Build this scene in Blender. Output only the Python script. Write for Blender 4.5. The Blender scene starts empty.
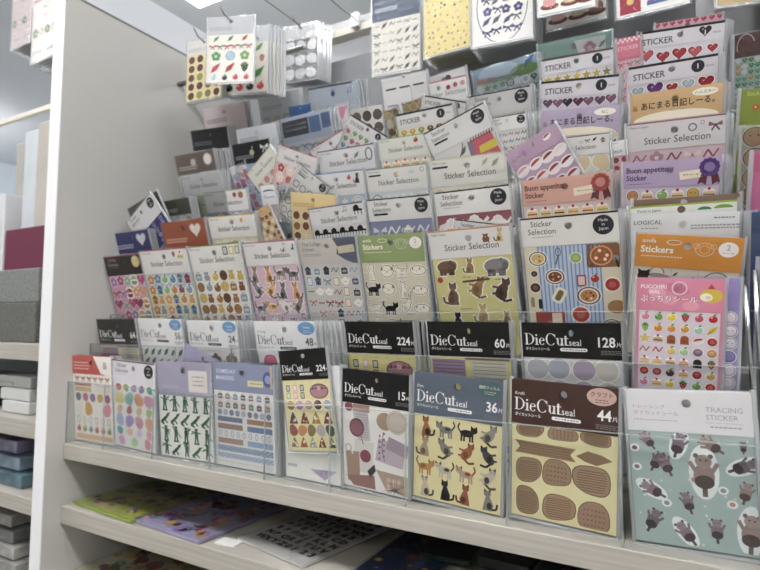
import bpy, math, random
import numpy as np
from mathutils import Matrix, Vector, noise
random.seed(7)
SC = bpy.context.scene
COL = SC.collection
ZC = 1.25                                  # height of the camera above the floor

# ---------------------------------------------------------------- camera model
F, YAW, PIT, ROL = 549.0, math.radians(29.43), math.radians(3.98), math.radians(.236)
FW = np.array([-math.sin(YAW)*math.cos(PIT), math.cos(YAW)*math.cos(PIT), math.sin(PIT)])
R0 = np.array([math.cos(YAW), math.sin(YAW), 0.0]); U0 = np.cross(R0, FW)
RT = R0*math.cos(ROL)+U0*math.sin(ROL); UP = -R0*math.sin(ROL)+U0*math.cos(ROL)
def ray(x, y): return FW+RT*(x-380)/F-UP*(y-285)/F
def at_y(x, y, Y): d = ray(x, y); return d*Y/d[1]
def at_z(x, y, Z): d = ray(x, y); return d*Z/d[2]
def at_x(x, y, X): d = ray(x, y); return d*X/d[0]

# ---------------------------------------------------------------- colour, materials
def lin(h):
    if isinstance(h, str):
        h = h.lstrip('#'); c = [int(h[i:i+2], 16)/255 for i in (0, 2, 4)]
    else: c = h
    g = .3*c[0]+.59*c[1]+.11*c[2]; c = [v+(g-v)*.17 for v in c]
    return tuple((v/12.92 if v <= .04045 else ((v+.055)/1.055)**2.4) for v in c)+(1.0,)
def new_mat(name):
    m = bpy.data.materials.new(name); m.use_nodes = True
    nt = m.node_tree; b = nt.nodes['Principled BSDF']; return m, nt, b
def plain(name, h, rough=.5, metal=0, spec=.5, var=0.0, scale=40, stretch=(1,1,1), bump=0):
    m, nt, b = new_mat(name); c = lin(h)
    b.inputs['Base Color'].default_value = c; b.inputs['Roughness'].default_value = rough
    b.inputs['Metallic'].default_value = metal; b.inputs['Specular IOR Level'].default_value = spec
    if var or bump:
        tc = nt.nodes.new('ShaderNodeTexCoord'); mp = nt.nodes.new('ShaderNodeMapping'); mp.inputs['Scale'].default_value = stretch
        n = nt.nodes.new('ShaderNodeTexNoise'); n.inputs['Scale'].default_value = scale; n.inputs['Detail'].default_value = 6
        nt.links.new(tc.outputs['Object'], mp.inputs[0]); nt.links.new(mp.outputs[0], n.inputs['Vector'])
        if var:
            r = nt.nodes.new('ShaderNodeValToRGB')
            r.color_ramp.elements[0].position = .35; r.color_ramp.elements[1].position = .65
            r.color_ramp.elements[0].color = tuple(max(0, v*(1-var)) for v in c[:3])+(1,)
            r.color_ramp.elements[1].color = tuple(min(1, v*(1+var*.5)) for v in c[:3])+(1,)
            nt.links.new(n.outputs['Fac'], r.inputs[0]); nt.links.new(r.outputs[0], b.inputs['Base Color'])
        if bump:
            bp = nt.nodes.new('ShaderNodeBump'); bp.inputs['Strength'].default_value = bump; bp.inputs['Distance'].default_value = .002
            nt.links.new(n.outputs['Fac'], bp.inputs['Height']); nt.links.new(bp.outputs[0], b.inputs['Normal'])
    return m
def clear(name, tint, gloss=.5, rough=.06, haze=0.0, bump=0.0, base=.03, hazecol='ffffff'):
    """thin clear plastic: straight-through transmission plus a fresnel reflection"""
    m = bpy.data.materials.new(name); m.use_nodes = True; nt = m.node_tree; nt.nodes.clear()
    out = nt.nodes.new('ShaderNodeOutputMaterial'); tr = nt.nodes.new('ShaderNodeBsdfTransparent'); tr.inputs[0].default_value = lin(tint)
    gl = nt.nodes.new('ShaderNodeBsdfGlossy'); gl.inputs['Roughness'].default_value = rough; gl.inputs[0].default_value = (.95, .97, 1, 1)
    lw = nt.nodes.new('ShaderNodeFresnel'); lw.inputs['IOR'].default_value = 1.45
    ma = nt.nodes.new('ShaderNodeMath'); ma.operation = 'MULTIPLY_ADD'; ma.inputs[1].default_value = gloss; ma.inputs[2].default_value = base
    mx = nt.nodes.new('ShaderNodeMixShader')
    nt.links.new(lw.outputs[0], ma.inputs[0]); nt.links.new(ma.outputs[0], mx.inputs[0])
    src = tr.outputs[0]
    if haze:
        df = nt.nodes.new('ShaderNodeBsdfDiffuse'); df.inputs[0].default_value = lin(hazecol)
        m2 = nt.nodes.new('ShaderNodeMixShader'); m2.inputs[0].default_value = haze
        nt.links.new(tr.outputs[0], m2.inputs[1]); nt.links.new(df.outputs[0], m2.inputs[2]); src = m2.outputs[0]
    nt.links.new(src, mx.inputs[1]); nt.links.new(gl.outputs[0], mx.inputs[2]); nt.links.new(mx.outputs[0], out.inputs[0])
    if bump:
        tc = nt.nodes.new('ShaderNodeTexCoord'); n = nt.nodes.new('ShaderNodeTexNoise'); n.inputs['Scale'].default_value = 45; n.inputs['Detail'].default_value = 3
        n.inputs['Distortion'].default_value = 1.2
        bp = nt.nodes.new('ShaderNodeBump'); bp.inputs['Strength'].default_value = bump; bp.inputs['Distance'].default_value = .004
        nt.links.new(tc.outputs['Object'], n.inputs['Vector']); nt.links.new(n.outputs['Fac'], bp.inputs['Height'])
        nt.links.new(bp.outputs[0], gl.inputs['Normal'])
    return m
def glow(name, h, s):
    m, nt, b = new_mat(name); b.inputs['Base Color'].default_value = lin(h)
    b.inputs['Emission Color'].default_value = lin(h); b.inputs['Emission Strength'].default_value = s; return m

def ink_mat(name, rough, holo=False, metal=0):
    m, nt, b = new_mat(name); a = nt.nodes.new('ShaderNodeAttribute'); a.attribute_name = 'ink'
    nt.links.new(a.outputs['Color'], b.inputs['Base Color']); b.inputs['Roughness'].default_value = rough; b.inputs['Metallic'].default_value = metal
    b.inputs['Specular IOR Level'].default_value = .2
    return m
INK = ink_mat('printed_ink', .55); PUFFY = ink_mat('puffy_sticker_ink', .25)
BAG = clear('clear_bag_film', 'fdfdfd', gloss=.26, rough=.09, haze=.003, bump=.35, base=.001)
SEAM = clear('bag_seam_film', 'f0f2f4', gloss=.6, rough=.15, haze=.34, bump=.8, base=.05, hazecol='e8ecf0')
SHINY = clear('crinkled_bag_film', 'f4f6f8', gloss=.8, rough=.07, haze=.02, bump=1.0, base=.03)
ACR = clear('clear_acrylic', 'fcfdfd', gloss=.13, rough=.04, base=.0, haze=.0)
ACE = clear('acrylic_edge_glint', 'f0f3f4', gloss=.8, rough=.2, haze=.20, base=.04, hazecol='dfe4e6')  # whitish haze mixed in as the brightness that cut acrylic edges catch
WHITEWOOD = plain('white_woodgrain_laminate', 'aca79d', .45, var=.13, scale=9, stretch=(.6, .6, 30))
PANELM = plain('cream_side_panel', 'c9c8c3', .38, var=.03, scale=3)
EDGEW = plain('white_edge_band', 'e6e8ec', .4)
GREYM = plain('grey_back_panel', '8f9296', .5, var=.06, scale=8)
DARKM = plain('dark_metal', '2c2c2e', .4, metal=.3)
CHROME = plain('chrome_wire', 'c8cacc', .22, metal=1)
DARKWIRE = plain('dark_wire', '7a7d82', .35, metal=.8)
CREAMR = plain('cream_rail', 'dcd8cb', .4)
_pap = {}
def paper(h, rough=.55):
    if h not in _pap: _pap[h] = plain('paper_'+h, h, rough, var=.02, scale=60, spec=.22)
    return _pap[h]

# ---------------------------------------------------------------- objects
def link(name, me, parent=None, mat=None):
    o = bpy.data.objects.new(name, me); COL.objects.link(o)
    if mat and me and not me.materials: me.materials.append(mat)
    if parent: o.parent = parent
    return o
def tag(o, label=None, cat=None, group=None, kind=None):
    if label: o['label'] = label
    if cat: o['category'] = cat
    if group: o['group'] = group
    if kind: o['kind'] = kind
    return o
def empty(name, loc=(0, 0, 0), **k):
    o = bpy.data.objects.new(name, None); COL.objects.link(o); o.location = loc; o.empty_display_size = .01
    return tag(o, **k)
def boxes_mesh(name, bl, mat, bevel=0):
    V, Fc = [], []
    for (a, b) in bl:
        i = len(V); x0, y0, z0 = a; x1, y1, z1 = b
        V += [(x0, y0, z0), (x1, y0, z0), (x1, y1, z0), (x0, y1, z0), (x0, y0, z1), (x1, y0, z1), (x1, y1, z1), (x0, y1, z1)]
        Fc += [(i, i+3, i+2, i+1), (i+4, i+5, i+6, i+7), (i, i+1, i+5, i+4), (i+1, i+2, i+6, i+5), (i+2, i+3, i+7, i+6), (i+3, i, i+4, i+7)]
    me = bpy.data.meshes.new(name); me.from_pydata(V, [], Fc); me.update()
    if mat: me.materials.append(mat)
    return me
def box(name, a, b, mat, parent=None, bevel=0):
    o = link(name, boxes_mesh(name, [(a, b)], mat), parent)
    if bevel:
        m = o.modifiers.new('bevel', 'BEVEL'); m.width = bevel; m.segments = 2
    return o
def tube(name, pts, r, mat, parent=None, seg=8):
    V, Fc = [], []; pts = [Vector(p) for p in pts]; n = len(pts); prev = None
    for i, p in enumerate(pts):
        t = ((pts[min(i+1, n-1)]-pts[max(i-1, 0)])).normalized()
        a = Vector((0, 0, 1)) if abs(t.z) < .9 else Vector((1, 0, 0))
        u = t.cross(a).normalized(); v = t.cross(u).normalized()
        for k in range(seg):
            g = 2*math.pi*k/seg; V.append(p+u*math.cos(g)*r+v*math.sin(g)*r)
    for i in range(n-1):
        for k in range(seg):
            a0 = i*seg+k; a1 = i*seg+(k+1) % seg; Fc.append((a0, a1, a1+seg, a0+seg))
    Fc.append(tuple(range(seg))[::-1]); Fc.append(tuple(range((n-1)*seg, n*seg)))
    me = bpy.data.meshes.new(name); me.from_pydata(V, [], Fc); me.update(); me.materials.append(mat)
    for p in me.polygons: p.use_smooth = True
    return link(name, me, parent)

# ---------------------------------------------------------------- printing
_txt = {}
def glyphs(s, bold=0.0):
    k = (s, bold)
    if k not in _txt:
        cu = bpy.data.curves.new('t', 'FONT'); cu.body = s; cu.size = 1; cu.offset = bold; cu.resolution_u = 2
        o = bpy.data.objects.new('t', cu); COL.objects.link(o)
        me = bpy.data.meshes.new_from_object(o)
        vs = [(v.co.x, v.co.y) for v in me.vertices]; fs = [tuple(p.vertices) for p in me.polygons]
        bpy.data.objects.remove(o); bpy.data.curves.remove(cu); bpy.data.meshes.remove(me)
        w = (min(v[0] for v in vs), max(v[0] for v in vs)) if vs else (0, 0)
        _txt[k] = (vs, fs, w)
    return _txt[k]
class Art:
    """printing laid on a face: x to the right, y up, in pack widths; w turns them into metres"""
    def __init__(s, w): s.w = w; s.P = []; s.lay = 0
    def poly(s, pts, col, up=1):
        s.lay += 0
        s.P.append((pts, lin(col) if not isinstance(col, tuple) else col, up))
    def ell(s, x, y, rx, ry=None, col='000000', rot=0, n=14, up=1, a0=0, a1=360):
        ry = rx if ry is None else ry; r = math.radians(rot); pts = []
        full = (a1-a0) >= 360
        for k in range(n if full else n+1):
            a = math.radians(a0+(a1-a0)*k/n); px, py = rx*math.cos(a), ry*math.sin(a)
            pts.append((x+px*math.cos(r)-py*math.sin(r), y+px*math.sin(r)+py*math.cos(r)))
        s.poly(pts, col, up)
    def rect(s, x, y, w, h, col, rot=0, up=1):
        r = math.radians(rot); c, d = math.cos(r), math.sin(r)
        s.poly([(x+a*w/2*c-b*h/2*d, y+a*w/2*d+b*h/2*c) for a, b in ((-1, -1), (1, -1), (1, 1), (-1, 1))], col, up)
    def rrect(s, x, y, w, h, col, q=.3, up=1, rot=0):
        rr = min(w, h)*q; pts = []; r = math.radians(rot)
        for cx, cy, a in ((w/2-rr, h/2-rr, 0), (-w/2+rr, h/2-rr, 90), (-w/2+rr, -h/2+rr, 180), (w/2-rr, -h/2+rr, 270)):
            for k in range(4):
                t = math.radians(a+30*k); pts.append((cx+rr*math.cos(t), cy+rr*math.sin(t)))
        s.poly([(x+a*math.cos(r)-b*math.sin(r), y+a*math.sin(r)+b*math.cos(r)) for a, b in pts], col, up)
    def line(s, pts, t, col, up=1):
        for (a, b), (c, d) in zip(pts, pts[1:]):
            L = math.hypot(c-a, d-b) or 1e-6; nx, ny = -(d-b)/L*t/2, (c-a)/L*t/2
            s.poly([(a-nx, b-ny), (c-nx, d-ny), (c+nx, d+ny), (a+nx, b+ny)], col, up)
    def ring(s, x, y, r, t, col, a0=0, a1=360, ry=None, n=16, up=1, fat=None):
        """ring of thickness t; fat makes the sides thicker than top and bottom, like a serif face"""
        ry = ry or r
        def th(a): return t if fat is None else fat[0]+(fat[1]-fat[0])*abs(math.cos(a))**1.5
        for k in range(n):
            A = math.radians(a0+(a1-a0)*k/n); B = math.radians(a0+(a1-a0)*(k+1)/n); q = []
            for a, i in ((A, 1), (B, 1), (B, 0), (A, 0)):
                e = 0 if i else th(a)
                q.append((x+(r-e)*math.cos(a), y+(ry-(e if fat is None else e*.55))*math.sin(a)))
            s.poly(q, col, up)
    def text(s, t, x, y, size, col, bold=0.0, xs=1.0, al='l', up=1, rot=0):
        vs, fs, w = glyphs(t, bold); wd = (w[1]-w[0])*size*xs
        ox = x-(0 if al == 'l' else wd/2 if al == 'c' else wd)-w[0]*size*xs; r = math.radians(rot)
        pt = []
        for v in vs:
            a, b = ox+v[0]*size*xs-x, v[1]*size
            pt.append((x+a*math.cos(r)-b*math.sin(r), y+a*math.sin(r)+b*math.cos(r)))
        c = lin(col)
        for f in fs: s.P.append(([pt[i] for i in f], c, up))
        return wd
    def build(s, name, parent, y0, mat=None, puff=0.0, H=None):
        V, Fc, C = [], [], []; w = s.w
        for pts, col, up in s.P:
            if len(pts) < 3: continue
            yy = y0-(up+.5)*.00007; i = len(V); n = len(pts)
            if puff and up >= 2:
                cx = sum(p[0] for p in pts)/n; cz = sum(p[1] for p in pts)/n
                yb = y0-.00005; yt = y0-puff*(up-1)-.00005
                V += [(p[0]*w, yb, p[1]*w) for p in pts]; V += [((cx+(p[0]-cx)*.8)*w, yt, (cz+(p[1]-cz)*.8)*w) for p in pts]
                for k in range(n): Fc.append((i+k, i+(k+1) % n, i+n+(k+1) % n, i+n+k)); C.append(col)
                Fc.append(tuple(range(i+n, i+2*n))); C.append(col)
            else:
                V += [(p[0]*w, yy, p[1]*w) for p in pts]; Fc.append(tuple(range(i, i+n))); C.append(col)
        if not V: return None
        if H is not None: V = [(a, b, c+H) for a, b, c in V]
        me = bpy.data.meshes.new(name); me.from_pydata(V, [], Fc)
        at = me.color_attributes.new('ink', 'FLOAT_COLOR', 'CORNER'); buf = []
        for f, c in zip(Fc, C): buf += list(c)*len(f)
        at.data.foreach_set('color', buf); me.update(); me.materials.append(mat or INK)
        return link(name, me, parent)
def serif(A, x, y, h, col):
    """the word DieCut in an old-style serif, drawn with strokes; returns where it ends"""
    t, u = h*.145, h*.05
    def stem(cx, y0, y1, top=True, bot=True):
        A.rect(cx, (y0+y1)/2, t, y1-y0, col)
        if bot: A.rect(cx, y0+u/2, t*2.2, u, col)
        if top: A.rect(cx-t*.35, y1-u/2, t*1.7, u, col)
    # D
    stem(x+t*1.1, y, y+h); A.ring(x+t*1.6, y+h/2, h*.56, 0, col, -90, 90, ry=h/2, n=10, fat=(u, t)); x += h*.86
    # i
    stem(x+t*.9, y, y+h*.62); A.ell(x+t*.8, y+h*.84, t*.55, col=col, n=8); x += h*.32
    # e
    A.ring(x+h*.25, y+h*.31, h*.25, 0, col, 20, 325, ry=h*.32, n=12, fat=(u, t)); A.rect(x+h*.25, y+h*.38, h*.4, u, col); x += h*.56
    # C
    A.ring(x+h*.42, y+h/2, h*.42, 0, col, 42, 318, ry=h*.52, n=14, fat=(u*1.1, t)); A.rect(x+h*.76, y+h*.82, u*1.4, h*.24, col); x += h*.86
    # u
    stem(x+t*.9, y+h*.14, y+h*.62, True, False); A.ring(x+h*.28, y+h*.2, h*.2, 0, col, 180, 350, ry=h*.21, n=8, fat=(u, t)); stem(x+h*.46, y, y+h*.62, True, True); x += h*.63
    # t
    stem(x+t*.9, y+u, y+h*.82, False, False); A.rect(x+t*1.1, y+h*.6, t*2.6, u*1.1, col); A.rect(x+t*1.5, y+u*.7, t*1.8, u*1.3, col); x += h*.36
    return x

# ---------------------------------------------------------------- small pictures (s = size of the picture)
PAST = ['e8a3ae', 'f1c98b', 'a9c7b3', 'b9a9d3', '9cc0dc', 'd9d08e', 'c98f9f', '8fb7a2']
def dk(h, f=.7):
    h = h.lstrip('#'); return ''.join('%02x' % max(0, min(255, int(int(h[i:i+2], 16)*f))) for i in (0, 2, 4))
def lt(h, f=.5):
    h = h.lstrip('#'); return ''.join('%02x' % int(int(h[i:i+2], 16)*(1-f)+255*f) for i in (0, 2, 4))
def m_dot(A, x, y, s, c, o=1): A.ell(x, y, s*.42, col=dk(c, .85)); A.ell(x, y, s*.33, col=c, up=2)
def m_ring(A, x, y, s, c, o=1): A.ring(x, y, s*.42, s*.12, c, n=12)
def m_ovr(A, x, y, s, c, o=1): A.ring(x, y, s*.28, s*.09, c, n=12, ry=s*.42)
def m_heart(A, x, y, s, c, o=1, halo=True):
    def H(k, col, up):
        pts = []
        for i in range(20):
            a = 2*math.pi*i/20
            pts.append((x+k*16*math.sin(a)**3/34, y+k*(13*math.cos(a)-5*math.cos(2*a)-2*math.cos(3*a)-math.cos(4*a)+2)/34))
        A.poly(pts, col, up)
    if halo: H(s*1.05, dk(c, .65), 1)
    H(s*.9, c, 2); A.ell(x-s*.16, y+s*.16, s*.09, s*.05, lt(c, .5), rot=40, n=8, up=3)
def m_star(A, x, y, s, c, o=1, n=5, q=.45):
    A.poly([(x+(s*.48 if k % 2 == 0 else s*.48*q)*math.sin(math.pi*k/n), y+(s*.48 if k % 2 == 0 else s*.48*q)*math.cos(math.pi*k/n)) for k in range(2*n)], c)
def m_flower(A, x, y, s, c, o=1):
    for k in range(5):
        a = 2*math.pi*k/5; A.ell(x+s*.24*math.sin(a), y+s*.24*math.cos(a), s*.19, col=c, n=8)
    A.ell(x, y, s*.13, col=lt(c, .6), n=8, up=2)
def m_blob(A, x, y, s, c, o=1, w=1.0):
    ph = [random.uniform(0, 6.28) for _ in range(2)]; pts = []
    for k in range(16):
        a = 2*math.pi*k/16; r = s*.47*(1+.10*math.sin(2*a+ph[0])+.07*math.sin(3*a+ph[1])); pts.append((x+r*w*math.cos(a), y+r*math.sin(a)))
    A.poly(pts, c)
    return pts
def m_patch(A, x, y, s, c, o=1):
    m_blob(A, x, y, s, c)
    for k in range(4):
        yy = y+s*(-.24+.16*k); A.line([(x-s*.28, yy), (x+s*.28, yy)], s*.04, dk(c, .86), 2)
def m_macaron(A, x, y, s, c, o=1):
    A.rrect(x, y, s*.8, s*.9, 'f4efd2', .3); A.ell(x, y+s*.06, s*.36, s*.32, dk(c, .95), a0=0, a1=180, up=2); A.ell(x, y-s*.06, s*.36, s*.32, dk(c, .85), a0=180, a1=360, up=2)
    A.rect(x, y, s*.7, s*.13, 'f3ead6', up=3); A.ell(x-s*.1, y+s*.22, s*.12, s*.05, lt(c, .4), up=3, n=8)
def m_cone(A, x, y, s, c, o=1):
    A.poly([(x-s*.38, y-s*.4), (x+s*.38, y-s*.4), (x+s*.2, y+s*.1), (x, y+s*.45), (x-s*.2, y+s*.1)], dk(c, .8))
    for k in range(5): A.ell(x+random.uniform(-.22, .22)*s, y+random.uniform(-.3, .15)*s, s*.09, col=random.choice([c, lt(c, .5), 'f5efdc']), n=7, up=2)
def m_cake(A, x, y, s, c, o=1):
    A.poly([(x-s*.4, y-s*.32), (x+s*.4, y-s*.32), (x+s*.34, y+s*.12), (x-s*.34, y+s*.12)], 'e9c789'); A.ell(x, y+s*.1, s*.36, s*.2, 'f6ece0', a0=0, a1=180, up=2)
    A.rect(x, y-s*.12, s*.72, s*.09, c, up=2); A.ell(x, y+s*.3, s*.11, col='c2373d', n=9, up=3)
def m_fruit(A, x, y, s, c, o=1):
    A.ell(x, y-s*.04, s*.40, s*.36, lt(c, .8)); A.ell(x, y-s*.04, s*.34, s*.31, c, up=2); A.ell(x-s*.12, y+s*.1, s*.09, s*.06, lt(c, .7), up=3, n=8)
    A.ell(x+s*.1, y+s*.34, s*.14, s*.07, '4c8a45', rot=30, n=8, up=2)
def m_berry(A, x, y, s, c, o=1):
    A.poly([(x-s*.32, y+s*.2), (x-s*.2, y-s*.2), (x, y-s*.42), (x+s*.2, y-s*.2), (x+s*.32, y+s*.2), (x, y+s*.3)], c)
    A.poly([(x-s*.28, y+s*.2), (x, y+s*.1), (x+s*.28, y+s*.2), (x+s*.1, y+s*.4), (x-s*.1, y+s*.4)], '4f8f4a', 2)
    for a, b in ((-.12, 0), (.12, 0), (0, -.18)): A.ell(x+a*s, y+b*s, s*.03, col='f3d9a0', n=6, up=3)
def m_leaf(A, x, y, s, c, o=1):
    A.poly([(x-s*.4, y-s*.4), (x-s*.25, y+s*.1), (x+s*.4, y+s*.42), (x+s*.1, y-s*.2)], c); A.line([(x-s*.4, y-s*.4), (x+s*.2, y+s*.22)], s*.05, dk(c, .6), 2)
def m_bow(A, x, y, s, c, o=1):
    for d in (-1, 1):
        A.poly([(x, y+s*.03), (x+d*s*.42, y+s*.28), (x+d*s*.46, y-s*.06), (x, y-s*.03)], c); A.line([(x, y), (x+d*s*.26, y-s*.4)], s*.12, dk(c, .85))
    A.ell(x, y, s*.09, col=dk(c, .7), n=8, up=2)
def m_person(A, x, y, s, c, o=1, pose=0):
    b = s*.48
    A.rrect(x, y-b, s*.5, s*.09, c, .4)
    A.line([(x-s*.12, y-b), (x-s*.07, y-s*.02)], s*.14, c); A.line([(x+s*.14, y-b), (x+s*.06, y-s*.02)], s*.14, c)
    A.poly([(x-s*.14, y-s*.06), (x+s*.14, y-s*.06), (x+s*.17, y+s*.28), (x-s*.17, y+s*.28)], c); A.ell(x, y+s*.38, s*.12, s*.12, c, n=10); A.ell(x, y+s*.42, s*.16, s*.07, c, n=10)
    P = [((.15, .25), (.42, .42)), ((-.15, .25), (-.45, .1)), ((.15, .25), (.3, -.1)), ((-.15, .25), (-.3, .5))]
    a, e = P[pose % 4]; A.line([(x+a[0]*s, y+a[1]*s), (x+e[0]*s, y+e[1]*s)], s*.09, c)
    if pose % 3 == 0: A.line([(x-s*.4, y+s*.3), (x+s*.42, y+s*.18)], s*.06, c)
    elif pose % 3 == 1: A.line([(x+s*.05, y+s*.2), (x+s*.45, y-s*.2)], s*.07, c)
    else: A.line([(x+s*.22, y+s*.5), (x+s*.2, y-s*.1)], s*.06, c)
def m_crawl(A, x, y, s, c, o=1, pose=0):
    A.line([(x-s*.42, y-s*.3), (x+s*.15, y+s*.1)], s*.2, c); A.ell(x+s*.22, y+s*.2, s*.12, col=c, n=9); A.line([(x+s*.1, y+s*.05), (x+s*.42, y+s*.35)], s*.09, c)
    A.line([(x-s*.1, y-s*.1), (x+s*.18, y-s*.34)], s*.11, c); A.line([(x-s*.42, y-s*.3), (x-s*.1, y-s*.42)], s*.12, c)
def m_cat(A, x, y, s, c, o=1, pose=0, c2=None, fat=1.0):
    s = s*1.0
    c2 = c2 or dk(c, .55); d = -1 if pose % 2 else 1; k = (pose//2) % 3
    if k == 0:      # sitting
        A.poly([(x-s*.2*d, y-s*.45), (x-s*.28*d, y-s*.2), (x-s*.12*d, y+s*.15), (x+s*.05*d, y+s*.2), (x+s*.14*d, y-s*.1), (x+s*.2*d, y-s*.45)], c)
        hx, hy = x, y+s*.28; A.line([(x-s*.2*d, y-s*.38), (x-s*.4*d, y-s*.34), (x-s*.44*d, y-s*.1)], s*.09, c2)
        A.ell(x-s*.1*d, y-s*.24, s*.12, s*.16, c2, n=9, up=2)
    elif k == 1:    # standing
        A.ell(x, y-s*.02, s*.32, s*.16, c); hx, hy = x+s*.32*d, y+s*.14
        for q in (-.24, -.12, .14, .25): A.line([(x+q*s, y-s*.05), (x+q*s*1.05, y-s*.38)], s*.08, c)
        A.line([(x-s*.28*d, y), (x-s*.42*d, y+s*.2), (x-s*.34*d, y+s*.4)], s*.07, c2); A.ell(x-s*.08*d, y+s*.02, s*.14, s*.08, c2, n=9, up=2)
    else:           # stretched out, paws up
        A.ell(x, y, s*.34, s*.2, c, rot=-50*d); hx, hy = x-s*.2*d, y+s*.3
        A.line([(x+s*.02*d, y+s*.1), (x+s*.34*d, y+s*.18)], s*.09, c); A.line([(x+s*.1*d, y-s*.1), (x+s*.38*d, y-s*.1)], s*.09, c)
        A.line([(x+s*.14*d, y-s*.22), (x-s*.1*d, y-s*.42), (x-s*.36*d, y-s*.36)], s*.1, c2); A.ell(x+s*.04*d, y-s*.06, s*.12, s*.15, c2, n=9, up=2)
    A.ell(hx, hy, s*.16, s*.135, c, n=12, up=2)
    for q in (-1, 1): A.poly([(hx+q*s*.15, hy+s*.03), (hx+q*s*.14, hy+s*.22), (hx+q*s*.02, hy+s*.11)], c2, 2)
    for q in (-1, 1): A.ell(hx+q*s*.06, hy+s*.01, s*.022, col='1c1a18', n=6, up=3)
def m_beast(A, x, y, s, c, o=1, pose=0):
    """round-eared animal in a white cut-out"""
    A.ell(x, y-s*.1, s*.32, s*.26, c, up=2); A.ell(x-s*.02, y+s*.16, s*.2, s*.17, c, up=2)
    for q in (-1, 1): A.ell(x+q*s*.17-s*.02, y+s*.3, s*.07, col=dk(c, .8), n=8, up=2)
    for q in (-1, 1): A.ell(x+q*s*.07-s*.02, y+s*.19, s*.022, col='1c1a18', n=6, up=4)
    A.ell(x-s*.02, y+s*.11, s*.07, s*.05, lt(c, .5), up=3, n=8)
    for q in (-.2, .2): A.line([(x+q*s, y-s*.2), (x+q*s, y-s*.38)], s*.11, dk(c, .85), 2)
def m_sketch(A, x, y, s, c='2a2a2a', o=1, pose=0):
    """outlined little dog or sheep"""
    if pose % 5 == 4: return m_cat(A, x, y, s, '20201f', pose=2, c2='20201f')
    f = [lambda: m_cat(A, x, y, s*.95, 'efe9d8', pose=pose, c2='e0d6bf'), lambda: (A.ell(x, y, s*.36, s*.3, 'efe9d8'), m_dogface(A, x, y+s*.02, s)), lambda: m_cat(A, x, y, s*.95, 'efe9d8', pose=pose+1, c2='cfc4ab'), lambda: (A.ell(x, y, s*.42, s*.22, 'efe9d8'), m_dogface(A, x-s*.1, y, s*.7))][pose % 4]
    haloed(A, f, s*.03, '2b2927', .1)
def m_dogface(A, x, y, s):
    for q in (-1, 1): A.ell(x+q*s*.12, y+s*.04, s*.022, col='1c1a18', n=6, up=4); A.ell(x+q*s*.28, y+s*.12, s*.06, s*.11, '8a7a62', up=3, n=8)
    A.ell(x, y-s*.05, s*.04, s*.03, '1c1a18', n=6, up=4)
def m_pop(A, x, y, s, c, o=1, rot=0, halo=True):
    """an otter-shaped ice lolly, head up, on a stick"""
    r = math.radians(rot); R = lambda a, b: (x+(a*math.cos(r)-b*math.sin(r))*s, y+(a*math.sin(r)+b*math.cos(r))*s)
    if halo: A.ell(*R(0, 0), s*.27, s*.56, 'e4ecec', rot=rot, n=18)
    A.line([R(0, -.2), R(0, -.5)], s*.09, dk(c, .75), 2)
    A.ell(*R(0, -.08), s*.19, s*.26, c, rot=rot, up=2); A.ell(*R(0, -.2), s*.18, s*.14, dk(c, .6), rot=rot, up=3); A.ell(*R(0, .22), s*.15, s*.14, lt(c, .12), rot=rot, up=3)
    for q in (-1, 1): A.ell(*R(q*.13, .33), s*.05, col=dk(c, .8), n=7, up=3); A.ell(*R(q*.05, .24), s*.018, col='201c20', n=6, up=4); A.line([R(q*.15, .02), R(q*.25, .2)], s*.08, c, 2)
def m_plate(A, x, y, s, c, o=1):
    A.ell(x, y, s*.5, s*.42, 'e9e4d6'); A.ell(x, y, s*.44, s*.36, '44507a', up=2); A.ell(x, y, s*.38, s*.31, 'efe4cb', up=3); A.ell(x, y, s*.32, s*.25, c, up=4)
    for k in range(6): a = k*1.05; A.ell(x+s*.17*math.cos(a), y+s*.13*math.sin(a), s*.05, col=random.choice(['7b2f24', 'd9b26a', '6d8340', 'efe0c0']), n=7, up=5)
def m_pizza(A, x, y, s, c='b5522e', o=1):
    A.rrect(x, y, s*1.05, s*.8, '8e5a3d', .15); A.ell(x-s*.06, y, s*.36, s*.34, 'd9a063', up=2); A.ell(x-s*.06, y, s*.31, s*.29, c, up=3)
    for k in range(7): a = k*.9; A.ell(x-s*.06+s*.18*math.cos(a), y+s*.17*math.sin(a), s*.06, col=['efe0b8', '7a8b3d'][k % 2], n=7, up=4)
    A.ell(x+s*.38, y-s*.1, s*.1, col='8d9095', up=4, n=10); A.line([(x+s*.38, y-s*.1), (x+s*.46, y-s*.42)], s*.07, '2e2824', 4)
def m_bowl(A, x, y, s, c, o=1):
    A.ell(x, y, s*.46, s*.44, 'ece7dc'); A.ell(x, y, s*.38, s*.36, c, up=2); A.ell(x, y, s*.2, s*.18, lt(c, .2), up=3)
def m_piano(A, x, y, s, c='161616', o=1):
    A.poly([(x-s*.42, y-s*.1), (x-s*.4, y+s*.25), (x-s*.1, y+s*.42), (x+s*.1, y+s*.3), (x+s*.14, y+s*.08), (x+s*.42, y+s*.04), (x+s*.42, y-s*.1)], c)
    for q in (-.3, 0, .3): A.line([(x+q*s, y-s*.1), (x+q*s, y-s*.38)], s*.07, c)
def m_pot(A, x, y, s, c, o=1):
    A.ell(x, y-s*.05, s*.3, s*.26, 'f0ebe2'); A.ell(x, y+s*.22, s*.12, s*.08, 'f0ebe2', n=8); A.line([(x+s*.25, y), (x+s*.44, y+s*.2)], s*.08, 'f0ebe2'); A.ring(x-s*.3, y, s*.14, s*.05, 'f0ebe2', n=8)
    for k in range(3): A.ell(x+s*(-.12+.12*k), y-s*.05, s*.04, col=c, n=6, up=2)
def m_frame(A, x, y, s, c, o=1): A.rrect(x, y, s*.6, s*.8, c, .1); A.rrect(x, y, s*.42, s*.6, lt(c, .7), .1, 2)
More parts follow.
